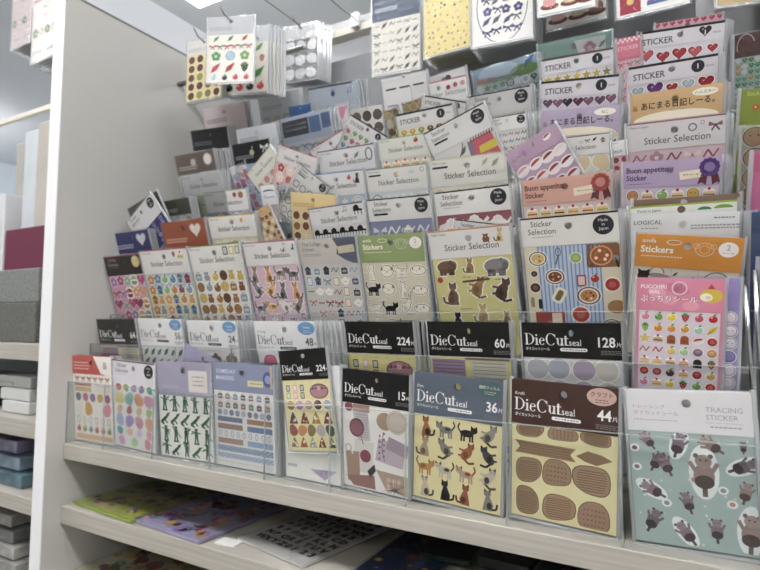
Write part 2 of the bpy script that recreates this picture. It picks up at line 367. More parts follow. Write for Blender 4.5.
def m_face(A, x, y, s, c, o=1):
    A.ell(x, y, s*.4, s*.4, dk(c, .6)); A.ell(x, y, s*.36, s*.36, c, up=2)
    for q in (-1, 1): A.ell(x+q*s*.14, y+s*.05, s*.04, col='2a2320', n=6, up=3)
def m_note(A, x, y, s, c, o=1): A.ell(x-s*.2, y-s*.3, s*.14, s*.1, c, n=8); A.ell(x+s*.22, y-s*.22, s*.14, s*.1, c, n=8); A.line([(x-s*.08, y-s*.3), (x-s*.08, y+s*.3), (x+s*.34, y+s*.38), (x+s*.34, y-s*.22)], s*.07, c)
def m_squig(A, x, y, s, c, o=1): A.line([(x-s*.4, y-s*.2+.0*s), (x-s*.15, y+s*.25), (x+s*.1, y-s*.2), (x+s*.4, y+s*.25)], s*.1, c)
def m_arch(A, x, y, s, c, o=1):
    A.rect(x, y-s*.15, s*.66, s*.5, c); A.ell(x, y+s*.1, s*.33, s*.3, c, a0=0, a1=180); A.rect(x, y-s*.1, s*.4, s*.1, dk(c, .75), up=2)
def m_gem(A, x, y, s, c, o=1):
    A.poly([(x-s*.4, y+s*.08), (x-s*.2, y+s*.34), (x+s*.2, y+s*.34), (x+s*.4, y+s*.08), (x, y-s*.4)], c); A.poly([(x-s*.14, y+s*.06), (x, y+s*.3), (x+s*.14, y+s*.06)], lt(c, .5), 2)
def m_bag(A, x, y, s, c, o=1): A.rrect(x, y-s*.08, s*.66, s*.56, c, .15); A.ring(x, y+s*.18, s*.18, s*.05, dk(c, .6), 0, 180, n=8); A.rect(x, y-s*.08, s*.4, s*.16, lt(c, .5), up=2)
def m_house(A, x, y, s, c, o=1): A.rect(x, y-s*.12, s*.6, s*.5, c); A.poly([(x-s*.4, y+s*.1), (x+s*.4, y+s*.1), (x, y+s*.45)], dk(c, .7), 2); A.rect(x, y-s*.2, s*.16, s*.3, dk(c, .5), up=2)
def m_sushi(A, x, y, s, c, o=1):
    A.ell(x, y, s*.48, s*.3, 'efe9ea', rot=15); A.ell(x, y+s*.04, s*.4, s*.2, c, a0=0, a1=180, rot=15, up=2)
def m_line(A, x, y, s, c, o=1): A.rect(x, y, s*.7, s*.1, c)
def m_mix(*fs):
    def g(A, x, y, s, c, **k): random.choice(fs)(A, x, y, s, c)
    return g
def haloed(A, draw, k, col='f3f1ea', lift=0):
    """a cut-out border of width k round whatever draw() adds"""
    n0 = len(A.P); draw(); new = A.P[n0:]; del A.P[n0:]; cc = lin(col)
    for pts, _, up in new:
        if up > 2: continue
        cx = sum(p[0] for p in pts)/len(pts); cy = sum(p[1] for p in pts)/len(pts); q = []
        for x, y in pts:
            L = math.hypot(x-cx, y-cy) or 1; q.append((x+(x-cx)/L*k, y+(y-cy)/L*k))
        A.P.append((q, cc, .45+lift))
    A.P += new
def grid(A, x0, x1, y0, y1, nc, nr, fn, cols, jit=.04, fill=.86, pose=False, rnd=True):
    """fn over a grid; y0 is the top"""
    nr = max(nr, int(round(.95*(y0-y1)*nc/(x1-x0)))); cw = (x1-x0)/nc; ch = (y0-y1)/nr; s = min(cw, ch)*fill*1.13; k = 0
    for r in range(nr):
        for c in range(nc):
            x = x0+cw*(c+.5)+random.uniform(-jit, jit)*cw; y = y0-ch*(r+.5)+random.uniform(-jit, jit)*ch
            col = random.choice(cols) if rnd else cols[k % len(cols)]
            if pose: haloed(A, lambda: fn(A, x, y, s, col, pose=k), s*.05)
            else: haloed(A, lambda: fn(A, x, y, s, col), s*.05)
            k += 1

# ---------------------------------------------------------------- a bagged pack of stickers
HOLE = .037
def plate_with_hole(name, x0, x1, z0, z1, y0, y1, hx, hz, r, mat):
    V, Fc = [], []; out = []
    ang = [2*math.pi*k/16 for k in range(16)]+[math.atan2(cz-hz, cx-hx) % (2*math.pi) for cx in (x0, x1) for cz in (z0, z1)]
    ang = sorted(set(round(t, 6) for t in ang)); n = len(ang)
    for a in ang:
        dx, dz = math.cos(a), math.sin(a)
        tx = ((x1-hx)/dx if dx > 1e-6 else (x0-hx)/dx if dx < -1e-6 else 1e9); tz = ((z1-hz)/dz if dz > 1e-6 else (z0-hz)/dz if dz < -1e-6 else 1e9)
        t = min(tx, tz); out.append((hx+dx*t, hz+dz*t))
    inn = [(hx+r*math.cos(a), hz+r*math.sin(a)) for a in ang]
    for y in (y0, y1):
        V += [(p[0], y, p[1]) for p in out]+[(p[0], y, p[1]) for p in inn]
    for k in range(n):
        j = (k+1) % n
        Fc += [(k, j, n+j, n+k), (2*n+j, 2*n+k, 3*n+k, 3*n+j), (j, k, 2*n+k, 2*n+j), (n+k, n+j, 3*n+j, 3*n+k)]
    me = bpy.data.meshes.new(name); me.from_pydata(V, [], Fc); me.update(); me.materials.append(mat); return me
_bag = {}
def bag_mesh(w, H, shiny):
    k = (round(w, 3), round(H, 3), shiny, random.randint(0, 3))
    if k in _bag: return _bag[k]
    nx, nz = 9, 13; V, Fc, mi = [], [], []; sd = Vector((random.random()*9, random.random()*9, 0)); m = .003; amp = .0012 if shiny else .0005
    xs = [-w/2, -w/2+m]+[-w/2+m+(w-2*m)*i/(nx-3) for i in range(1, nx-3)]+[w/2-m, w/2]; zs = [-.001, .002]+[.002+(H-.003)*i/(nz-2) for i in range(1, nz-1)]
    for z in zs:
        for x in xs:
            edge = abs(x) > w/2-.001
            V.append((x, (-.0006 if edge else -.0026-amp*abs(noise.noise(Vector((x*28, z*28, 0))+sd))), z))
    X, Z = len(xs), len(zs)
    for j in range(Z-1):
        for i in range(X-1):
            a = j*X+i; Fc.append((a, a+1, a+X+1, a+X)); mi.append(1 if i in (0, X-2) or j == 0 else 0)
    b = len(V); V += [(-w/2, .0004, zs[0]), (w/2, .0004, zs[0]), (w/2, .0004, zs[-1]), (-w/2, .0004, zs[-1])]
    Fc += [(b+1, b, b+3, b+2)]; mi.append(0)
    Fc.append((b, b+1, X-1, 0)); mi.append(1)
    for s_, c0, c1 in ((0, b, b+3), (X-1, b+1, b+2)):
        Fc.append(tuple([c0]+[j*X+s_ for j in range(Z)]+[c1]) if s_ == 0 else tuple([c1]+[j*X+s_ for j in range(Z-1, -1, -1)]+[c0])); mi.append(1)
    me = bpy.data.meshes.new('clear_bag'); me.from_pydata(V, [], Fc); me.update()
    me.materials.append(SHINY if shiny else BAG); me.materials.append(SEAM); me.polygons.foreach_set('material_index', mi)
    for p in me.polygons: p.use_smooth = True
    _bag[k] = me; return me

def make_pack(w, H, hh, hcol, scol, hfn, sfn, shiny=False, puff=False, plainpack=False, smat=None, name='sticker_pack', hx=0.0):
    r = empty(name); cw = w*.95; top = H-.003; hz = top-hh*w
    if hh > 0:
        hd = link('header_card', plate_with_hole('header_card', -cw/2, cw/2, hz, top, -.0013, -.0009, hx*w, top-min(.105, hh*.42)*w, HOLE*w, paper(hcol)), r)
        if hfn and not plainpack:
            A = Art(w); hfn(A, hh); A.build('header_print', hd, -.0013, H=top)
    sh = link('sticker_sheet', boxes_mesh('sticker_sheet', [((-cw/2*.985, -.0009, .003), (cw/2*.985, -.0001, (hz+.0 if hh > 0 else top)))], smat or paper(scol, .45)), r)
    if sfn and not plainpack:
        A = Art(w); bot = -(H-.006)/w; sfn(A, -hh, bot); P = []
        lo = bot+.02
        for pts, c, up in A.P:                      # pictures stop at the edge of the sheet
            q = [(max(-.465, min(.465, x)), max(lo, min(-hh-.004, y))) for x, y in pts]
            if max(p[0] for p in q)-min(p[0] for p in q) > .002 and max(p[1] for p in q)-min(p[1] for p in q) > .002: P.append((q, c, up))
        A.P = P
        A.build('sticker_pictures', sh, -.0009, PUFFY if puff else None, puff=.0006 if puff else 0, H=top)
    link('clear_bag', bag_mesh(w, H, shiny), r)
    return r
def copy_tree(o, parent=None, depth=0, drop=()):
    c = o.copy(); COL.objects.link(c); c.parent = parent
    for ch in o.children: 
        if ch.name.split('.')[0] in drop: continue
        copy_tree(ch, c, depth+1, drop)
    return c

# rows of pockets: front plane of the packs (Y where z is the row's top), tangent of the forward lean, pocket floor
ROWS = {1: (.543, -.057, .0875, -.195), 2: (.572, .003, .21, -.150), 3: (.585, .112, .306, -.040), 4: (.610, .160, .306, .010), 5: (.645, .216, .306, .060),
        6: (.672, .265, .306, .110), 7: (.700, .305, .306, .155), 8: (.742, .360, .306, .205)}
PACKS = []
def hit(px, row, off=0.0):
    if isinstance(row, tuple): Y, z, T, g = row
    else: Y, z, T, g = ROWS[row]
    d = ray(*px); c = math.cos(math.atan(T)); t = (Y-off/c+z*T)/(d[1]+d[2]*T); return Vector(d*t)
def P(row, tl, tr, hh, hcol, scol, hfn, sfn, label, short, n=2, off=0.0, H=None, dx=0.0, bottom=False, group=None, jit=1.0, extra=None, pitch=.0034, cat='sticker pack', k0=1, wmul=1.0, **kw):
    a, b = hit(tl, row, off), hit(tr, row, off)
    yw = kw.pop('yaw', False)
    if yw:
        q = ray(*tr); b = Vector(q*(a.z/q[2]))      # a level pack turned a little towards the aisle
        f_ = (b-a).normalized()
    T = row[2] if isinstance(row, tuple) else ROWS[row][2]; g = row[3] if isinstance(row, tuple) else ROWS[row][3]
    th = math.atan(T); nrm = Vector((0, -math.cos(th), -math.sin(th))); e = (b-a).normalized()
    if yw: nrm = Vector((e.y, -e.x, 0))
    if n > 2 and not dx and not isinstance(row, tuple): n = 2
    elif n > 1 and not dx and not isinstance(row, tuple) and row > 4: n = 1
    up = nrm.cross(e); w = (b-a).length*1.045; mid = (a+b)/2+up*(0 if bottom else .0028)
    if H is None: H = (mid.z-abs(e.z)*w/2*.5-g)/up.z-.0005
    base = mid if bottom else mid-up*H
    r = make_pack(w, H, hh, hcol, scol, hfn, sfn, **kw)
    M = Matrix(((e.x, -nrm.x, up.x, base.x), (e.y, -nrm.y, up.y, base.y), (e.z, -nrm.z, up.z, base.z+0), (0, 0, 0, 1)))
    M.translation.z += ZC
    r.matrix_world = M
    tag(r, label=label, cat=cat, group=group or ('front packs in the hanging bundles' if isinstance(row, tuple) else 'front packs of pocket row %s, counted from the bottom' % ['', 'one', 'two', 'three', 'four', 'five', 'six', 'seven', 'eight'][row]))
    for k in range(n):
        c = copy_tree(r, None, 0, drop=('header_print', 'sticker_pictures') if (k < n-1 or True) and not kw.get('keep') else ())
        M2 = M.copy(); ry = random.uniform(-.006, .006)*jit
        M2 = Matrix.Translation(Vector((random.uniform(-.0012, .0012)*jit+dx*(k+1), pitch*(k+k0), 0)))@M@Matrix.Rotation(ry, 4, 'Y')
        c.matrix_world = M2
        tag(c, label='clear-bagged pack showing only its edge, filed behind '+short, group='packs filed behind '+short)
    return r

# ---------------------------------------------------------------- header printing
def h_none(A, hh): pass
def tiny(A, x, y, w, col, t=.010, n=2, gap=.022):
    for k in range(n):
        xx = x-w/2
        while xx < x+w/2:
            l = random.uniform(.014, .03); A.rect(xx+l/2, y-k*gap, l, t, col); xx += l+.008
def h_die(num, col='f2f2f2', sub='7d7d7d', film=None, badge=None, pill='f2f2f2', pillc='222222', numb=None):
    def f(A, hh):
        o = .10; b = -hh
        if film: A.text(film, -.44, b+.275, .045, col)
        x = serif(A, -.445, b+.13, .120, col); A.text('seal', x+.004, b+.13, .092, col, xs=.88)
        A.text('ダイカットシール', -.44, b+.075, .038, col, bold=.01, xs=.80)
        A.rrect(.03 if film is None else .03, b+.088, .26, .034, pill, .5); tiny(A, .03, b+.088, .2, pillc, .012, 1)
        A.text(num, .415, b+.125, .135, numb or col, bold=.02, xs=.88, al='r'); A.text('片', .468, b+.13, .052, numb or col, al='r')
        tiny(A, .37, b+.085, .17, sub, .008, 3, .016)
        if badge:
            bg, fg, t = badge; A.ell(.33, b+hh-.085, .125, .08, bg, n=20, up=1); A.text(t, .33, b+hh-.085, .05 if len(t) < 6 else .036, fg, al='c', up=2, bold=.01); tiny(A, .33, b+hh-.115, .1, fg, .008, 2, .02)
    return f
def h_sel(edge='9b4a5a', icons=(), made=True, col='3a3a3c', top=None, pill=False, mid=0):
    """one line 'Sticker Selection' under the hole, coloured top edge"""
    def f(A, hh):
        if edge: A.rect(0, -.006, .95, .014, edge)
        if top: A.rect(0, -.02-.5*(hh*.0), .95, .001, top)
        if made: A.text('Made in Japan', -.44, -.055, .034, '55555a')
        if pill: A.rrect(-.34, -.095, .20, .026, '3f3f42', .4)
        A.text('Sticker Selection', mid+.02, -.235, .103, col, xs=.92, al='c')
        for fn, x, y, s, c in icons: fn(A, x, y, s, c)
    return f
def h_sel2(edge='1d1d1f', icons=(), pill=False, col='3a3a3c', circ='2e3136', inv='e9e9e9'):
    """two lines on the left, hole, dark circle reading Made in Japan"""
    def f(A, hh):
        A.rect(0, -.006, .95, .016, edge)
        A.text('Sticker', -.265, -.095, .085, col, al='c', xs=.92); A.text('Selection', -.265, -.175, .085, col, al='c', xs=.92)
        if pill: A.rrect(-.28, -.21, .22, .028, '2c2c2e', .4)
        else: tiny(A, -.265, -.205, .2, '8a8a8c', .007, 1)
        A.ell(.33, -.125, .098, col=circ, n=22)
        for k, t in enumerate(('Made', 'in', 'Japan')): A.text(t, .33, -.09-.042*k, .042, inv, al='c', up=2)
        for fn, x, y, s, c in icons: fn(A, x, y, s, c)
    return f
def h_stk(edge='2b2b2e', circ='2e3136', one='1', heart=False):
    def f(A, hh):
        A.rect(0, -.012, .95, .028, edge)
        A.text('STICKER', -.42, -.165, .105, '38383c', bold=.008, xs=.88)
        if heart: m_heart(A, .27, -.09, .16, circ, halo=False)
        else: A.ell(.27, -.105, .068, col=circ, n=18, up=2)
        A.text(one, .27, -.13, .075, 'f0f0f0', al='c', up=4, bold=.02); A.text('sheet', .35, -.125, .038, '707074')
    return f
def h_buon(col, ros, lab='f1e2c9', rib='6d3540'):
    def f(A, hh):
        A.text('Buon appetito', -.44, -.12, .085, col, bold=.02, xs=.88); A.text('Sticker', -.44, -.205, .085, col, bold=.02, xs=.88); tiny(A, -.32, -.245, .22, dk(col, 1.3), .008, 1)
        A.rect(.2, -.17, .22, .085, lab, rot=6); tiny(A, .2, -.17, .15, '8a7a5a', .012, 1)
        for d in (-1, 1): A.poly([(.37+d*.01, -.15), (.37+d*.07, -.15), (.37+d*.11, -.28), (.37+d*.07, -.26), (.37+d*.03, -.29)], rib)
        for k in range(12): A.ell(.37+.075*math.cos(k*.524), -.10+.075*math.sin(k*.524), .026, col=ros, n=7, up=2)
        A.ell(.37, -.10, .078, col=ros, n=16, up=2); A.ell(.37, -.10, .052, col=lt(ros, .25), n=14, up=3)
    return f
def h_animal(bub, c2, nm):
    def f(A, hh):
        A.text('あにまる日記しーる。', .02, -.19, .092, '33302c', bold=.015, al='c', xs=.88)
        A.ell(.30, -.07, .13, .045, 'f6efdf'); A.text(nm, .30, -.085, .042, '3b3630', al='c', up=2)
        A.text('Made in Japan', .03, -.24, .03, '7a6a58', al='c'); m_beast(A, -.42, -.17, .08, c2)
        A.ell(0, -hh, .44, .10, 'f4ead2', a0=0, a1=180)
    return f
def h_stickers(col, n2='2', word='amifa', edge=None, face='f6e7cf'):
    def f(A, hh):
        if edge: A.rect(0, -.006, .95, .014, edge)
        A.text(word, -.41, -.085, .062, 'f6efe2', bold=.01); A.text('Stickers', -.42, -.185, .095, 'f6efe2', bold=.025); tiny(A, -.22, -.225, .38, 'f1e4cf', .010, 1)
        A.ring(-.12, -.075, .07, .008, 'f1e4cf', ry=.028)
        A.ring(.15, -.13, .085, .009, lt(col, .45), ry=.07); A.ring(.15, -.13, .045, .007, lt(col, .45)); 
        for d in (-1, 1): A.ring(.15+d*.075, -.10, .03, .008, lt(col, .45), n=8)
        A.ell(.35, -.12, .085, .075, 'f4f0ea', n=18); A.text(n2, .35, -.125, .075, 'b08a78', al='c', up=2); tiny(A, .35, -.155, .09, 'b5a090', .008, 1)
    return f
def h_lines(col='6a6a70', x=-.2, w=.44, edge=None, icons=(), white=None, t=.028, title=None, ts=.07, tcol=None):
    def f(A, hh):
        if edge: A.rect(0, -.010, .95, .024, edge)
        if white: A.rrect(*white, .1)
        if title: A.text(title, x-w/2, -hh*.45, ts, tcol or col, xs=.9)
        tiny(A, x, -hh*.62, w, col, t, 2, .04)
        for fn, xx, y, s, c in icons: fn(A, xx, y, s, c)
    return f
# ---------------------------------------------------------------- sheet printing
def s_grid(fn, cols, nc, nr, pad=.006, fill=.9, jit=.05, pose=False, under=None, rnd=True, y1=None):
    def f(A, t, b):
        if under: under(A, t, b)
        grid(A, -.45, .45, t-pad, (b if y1 is None else y1)+pad*.6, nc, nr, fn, cols, jit, fill, pose, rnd)
    return f
def s_rows(rows, pad=.006):
    """rows: (height share, fn, colours, count, kwargs)"""
    def f(A, t, b):
        y = t-pad; tot = sum(r[0] for r in rows); hgt = (t-pad-b-.02)
        for r in rows:
            h = hgt*r[0]/tot
            if r[1] == 'bar':
                A.rect(0 if r[3] == 1 else -.22, y-h/2, .86 if r[3] == 1 else .4, h*.72, r[2][0])
                if r[3] == 1:
                    for k in range(12): A.ring(-.39+k*.071, y-h/2, .028, .007, r[2][-1], n=8, up=2)
                else: A.rect(.24, y-h/2, .38, h*.72, r[2][-1])
            else:
                n = r[3]; s = min(h, .9/n)*1.04
                for k in range(n): r[1](A, -.43+.86*(k+.5)/n, y-h/2, s, r[2][k % len(r[2])])
            y -= h
    return f
def s_cats(A, t, b):
    C = [('a8643a', '3a2c24'), ('8a8580', '4a4642'), ('2d2a2c', '1f1d1f'), ('a39a94', '5f5850'), ('b59a82', '6d5644'), ('8d857e', '4f4742'), ('a8653c', '8a4a2a'), ('4a4a50', '2e2e34'),
         ('c58a50', '9a6434'), ('c8bcae', '564a44'), ('b9a08a', 'a84a2e'), ('c8bcae', '54504e'), ('cbb9a2', '57504e'), ('262427', '1c1a1c'), ('a05c40', '5a3a2e'), ('8c8882', '3e3b3a')]
    P_ = [0, 2, 2, 4, 0, 1, 5, 4, 2, 2, 3, 3, 0, 0, 1, 0]; k = 0; ch = (t-b-.04)/4; PT = [1, 3, 2, 5, 0, 4, 5, 4, 2, 3, 3, 5, 1, 1, 0, 1]
    for r in range(4):
        for c in range(4):
            m_cat(A, -.34+.225*c, t-.02-ch*(r+.5), ch*1.1, C[k][0], pose=PT[k], c2=C[k][1]); k += 1
def s_kraft(A, t, b):
    cs = ['a98a6a', 'a3846a', 'a5866a', '9f8168']; A.lay = 0
    def bl(x, y, w, h, c, sd):
        pts = []
        for k in range(20):
            a = 2*math.pi*k/20; q = abs(math.cos(a))**.75*(1 if math.cos(a) > 0 else -1); u = abs(math.sin(a))**.75*(1 if math.sin(a) > 0 else -1)
            rr = 1+.07*math.sin(2*a+sd)+.05*math.sin(3*a+sd*2); pts.append((x+w*.475*q*rr, y+h*.47*u*rr))
        A.poly([(x+(p-x)*1.05, y+(q-y)*1.05) for p, q in pts], '6e5238'); A.poly(pts, c, 2)
        for k in range(9):
            yy = y-h*.36+h*.08*k; hw = w*.40*math.sqrt(max(0, 1-((yy-y)/(h*.56))**2))
            if sd % 2 < 1: A.line([(x-hw, yy), (x+hw, yy+.004)], .007, '7c6048', 3)
            elif k % 2: 
                for j in range(6): A.ell(x-hw+2*hw*(j+.5)/6, yy, .008, .006, '6a5038', n=6, up=3)
    for k, x in enumerate((-.30, 0, .29)): bl(x, t-.05, .26, .14, cs[k], k*1.3)
    A.poly([(-.44, t-.16), (.12, t-.17), (.07, t-.23), (.12, t-.29), (-.44, t-.28), (-.39, t-.22)], '9c7c5e', 2)
    for k in range(4): A.line([(-.40, t-.185-.025*k), (.07, t-.19-.025*k)], .006, '7c6048', 3)
    A.poly([(.12, t-.23), (.22, t-.17), (.34, t-.19), (.43, t-.23), (.3, t-.29), (.2, t-.27)], '8f7256', 2)
    bl(-.31, t-.43, .24, .25, 'a08265', .3); bl(-.05, t-.42, .25, .27, 'a5866a', 1.2); bl(.26, t-.43, .32, .28, 'a98a6e', 2.6)
    bl(-.32, t-.73, .23, .26, '9c7f60', 4.1); bl(-.03, t-.74, .29, .26, 'ab8a6c', .9); bl(.28, t-.76, .26, .29, 'a5826a', 1.7)
def s_pops(A, t, b):
    h = t-b
    for k in range(26): A.ell(random.uniform(-.44, .44), t-random.uniform(.02, .96)*h, random.uniform(.004, .012), col=random.choice(['dfe8e4', 'e0cfd4', 'e9e1b8']), n=7)
    L = [(-.33, .04, .20, 35, 0), (-.08, .06, .26, -18, 1), (.16, .05, .24, 55, 0), (.40, .05, .12, 0, 0), (-.2, .25, .24, 25, 0), (-.26, .23, .22, -30, 0), (.10, .30, .42, 0, 1), (.40, .22, .26, -65, 1),
         (-.32, .5, .25, 60, 1), (-.04, .58, .22, 15, 0), (.40, .44, .22, -15, 0), (-.32, .78, .26, -25, 0), (-.07, .86, .26, 35, 1), (.17, .80, .24, 0, 0), (.42, .78, .38, -5, 1)]
    for k, (x, y, s, r, ha) in enumerate(L): m_pop(A, x*.98, t-.04-y*h*.96, s, ['937b86', '86747f', '9c8480', '77696f'][k % 4], rot=r, halo=bool(ha))
    for x, y, c in ((-.43, .16, '8a5868'), (-.42, .33, '9d7784'), (.23, .47, '8e9a94'), (.29, .58, 'c98f6e'), (-.2, .63, '879a80'), (.02, .4, 'b9909c')): A.ell(x, t-y*h, .04, .035, 'e4ecec'); A.ell(x, t-y*h, .022, .02, c, up=2)
    A.P = A.P
def s_collage(A, t, b):
    h = t-b
    A.ell(-.38, t-.05, .06, col='8d4a54', n=12); A.rect(-.2, t-.05, .24, .09, 'a8877c'); A.poly([(-.32, t-.09), (-.1, t-.1), (-.06, t-.44), (-.24, t-.46)], 'c3bcc0')
    for k in range(10): A.line([(-.27, t-.13-.03*k), (-.1, t-.135-.03*k)], .007, '8f8890', 2)
    A.ell(-.26, t-.30, .11, .12, '8b5663', up=3); A.ell(-.26, t-.30, .085, .09, '9c6673', up=4); A.line([(-.2, t-.4), (-.16, t-.5)], .01, '5d4038', 3)
    A.ell(.14, t-.17, .12, .11, 'a98f78'); A.ell(.3, t-.16, .14, .15, 'c9bcae', up=2); A.ring(.3, t-.16, .12, .008, 'a5968a', up=3)
    A.rect(.22, t-.55, .38, .28, 'bfb0bb', rot=-8); A.rect(.32, t-.46, .3, .16, 'a792a0', rot=-15, up=2)
    A.line([(.14, t-.66), (.1, t-.5), (.12, t-.3)], .008, '5a4a50', 3); 
    for k in range(10): A.ell(.10+.03*(-1)**k, t-.32-.035*k, .014, col='6f5363', n=7, up=4)
    A.rect(-.16, t-.65, .28, .4, 'd9d4cf', rot=-3); A.poly([(-.42, t-.62), (-.22, t-.60), (-.2, t-1.02), (-.38, t-.98)], 'a98b78', 2); A.ring(-.38, t-.57, .05, .01, '9a9088', up=3, n=10); A.ell(-.32, t-.63, .015, col='e9e0d0', n=8, up=3)
    A.ell(-.13, t-.64, .08, .08, '934d5b', up=3); A.poly([(-.1, t-.82), (0, t-.72), (.02, t-.8), (-.06, t-.9)], '3f4148', 3); A.poly([(-.4, t-.92), (0, t-.86), (.02, t-1.06), (-.3, t-1.1)], '9e736c', 3)
    A.poly([(.02, t-.78), (.48, t-.80), (.48, t-1.1), (.16, t-1.0)], 'b39c88'); 
    for k in range(7): A.ell(.2+.07*(k % 3), t-.88-.06*(k//3), .03, col='d3b3a4', n=9, up=2); A.line([(.28, t-.98), (.1+.06*k, t-1.1)], .01, '5b5552', 3); A.line([(.28, t-1.0), (.2+.04*k, t-.9)], .007, '6b625c', 3)
def s_tiles(A, t, b):      # macaron sheet
    rows = [(m_line, ['c98f80', 'd8a090', 'c58e7d'], 6), (m_frame, ['3b3a34', 'd9a0aa', '3f3d3a'], 3), (m_frame, ['7f9a66', 'd98fa0', '3a3a38'], 3), (m_macaron, ['c9a54a', 'd79fc0', 'e0b0a8', '6f4a5a', '9db8cf'], 5),
            (m_cone, ['7b5662', 'a2553f', 'd6a54b', 'b04a62'], 4), (m_blob, ['9a5a54', 'cf8c62', '8f7c55', 'b9aeb0', '54605a'], 5), (m_cone, ['bb9079', 'cf7f45', 'c9cbb6', 'a5603c', '7b6a5a'], 5)]
    hs = [.05, .12, .12, .19, .22, .18, .20]; y = t-.02; H = (t-b-.05)
    for (fn, cs, n), q in zip(rows, hs):
        h = H*q/sum(hs)
        wd = .42 if n == 3 and fn is m_frame else .9
        for k in range(n): fn(A, -.44+wd*(k+.5)/n, y-h/2, min(h*1.05, wd/n*1.1), cs[k % len(cs)])
        if fn is m_frame and cs[0] == '3b3a34':
            A.ell(.24, y-h, .17, .11, 'b98a90'); A.ring(.24, y-h, .18, .02, '8a5a66', ry=.12, up=2)
            for k in range(5): m_fruit(A, .12+.06*k, y-h+.05, .09, ['a3485a', '8a5a8a', 'd9b0a8'][k % 3])
        y -= h
def s_picnic(A, t, b):
    A.rect(-.02, (t+b)/2, .62, (t-b), 'bccbe0', up=0)
    for k in range(16): A.rect(-.32+k*.040, (t+b)/2, .016, t-b, '8098c4', up=1)
    h = (t-b)
    m_plate(A, -.33, t-.13, .21, 'd9b56a'); A.ring(-.12, t-.07, .03, .01, '5b6672', ry=.05, n=8, up=2); A.line([(-.12, t-.1), (-.15, t-.2)], .014, '5b6672', 2); m_bowl(A, .05, t-.14, .14, '95b05a'); m_pizza(A, .31, t-.13, .30)
    m_plate(A, -.17, t-.33, .22, '8a4630'); m_bowl(A, -.38, t-.29, .09, '3a2a22'); m_bowl(A, -.38, t-.44, .14, '5a3426'); m_frame(A, .09, t-.38, .15, 'b5433a'); m_fruit(A, .22, t-.36, .12, 'b5322d'); m_bowl(A, .38, t-.43, .18, 'b0322c')
    A.rrect(-.14, t-.53, .12, .17, 'ece6d6', .3, rot=-30, up=2); A.rrect(-.14, t-.53, .06, .12, '7a6a3a', .4, rot=-30, up=3); m_plate(A, .15, t-.54, .26, 'c9824a'); A.rrect(-.42, t-.60, .04, .11, 'a08a66', .4, up=2); A.rrect(-.34, t-.62, .04, .11, '2c2c30', .4, up=2)
    A.ell(.41, t-.66, .09, .07, 'a8784a', up=2); A.rect(-.25, t-.78, .3, .16, 'a8463f', up=2); A.rect(-.18, t-.78, .1, .12, 'e9d9c0', up=3); m_bowl(A, .06, t-.74, .22, 'b5432f'); m_plate(A, .35, t-.86, .2, 'c9a05a')
def s_zoo(A, t, b):
    L = [('7a5a46', -.3, .1, .26, 1), ('b08a5a', -.02, .1, .2, 0), ('8f8a8a', .28, .12, .3, 3), ('8a6a54', -.26, .42, .30, 0), ('a8814e', .03, .36, .28, 5), ('6a4a42', .31, .40, .30, 5), ('2f2d2e', -.24, .74, .24, 0), ('cdb07a', .07, .66, .26, 0), ('b89a70', .34, .72, .2, 0)]
    for c, x, y, s, p in L:
        if p == 1 or p == 3: haloed(A, lambda: (A.ell(x, t-y, s*.46, s*.28, c, up=2), A.ell(x+s*.28, t-y+s*.08, s*.2, s*.18, lt(c, .15), up=2), A.ell(x+s*.2, t-y+s*.24, s*.06, col=dk(c, .8), n=8, up=2), A.ell(x+s*.33, t-y+s*.1, s*.02, col='1c1a18', n=6, up=4), [A.line([(x+q*s, t-y-s*.1), (x+q*s, t-y-s*.38)], s*.15, dk(c, .85), 2) for q in (-.28, -.12, .14, .26)]), .014)
        else: haloed(A, lambda: (A.ell(x, t-y-s*.12, s*.2, s*.26, c), m_cat(A, x, t-y, s*.98, c, pose=p, c2=dk(c, .75))), .014)
        if p == 5 and c == 'a8814e': A.line([(x-.16, t-y+.08), (x+.16, t-y+.1)], .022, '6a4a30', 4)
    A.ell(-.4, t-.25, .035, col='b8352c')
    tiny(A, -.08, t-.23, .08, '77724a', .01, 1); tiny(A, .12, t-.24, .1, '77724a', .01, 1); tiny(A, .28, t-.27, .06, '77724a', .01, 1); tiny(A, -.12, t-.6, .14, '77724a', .01, 1)
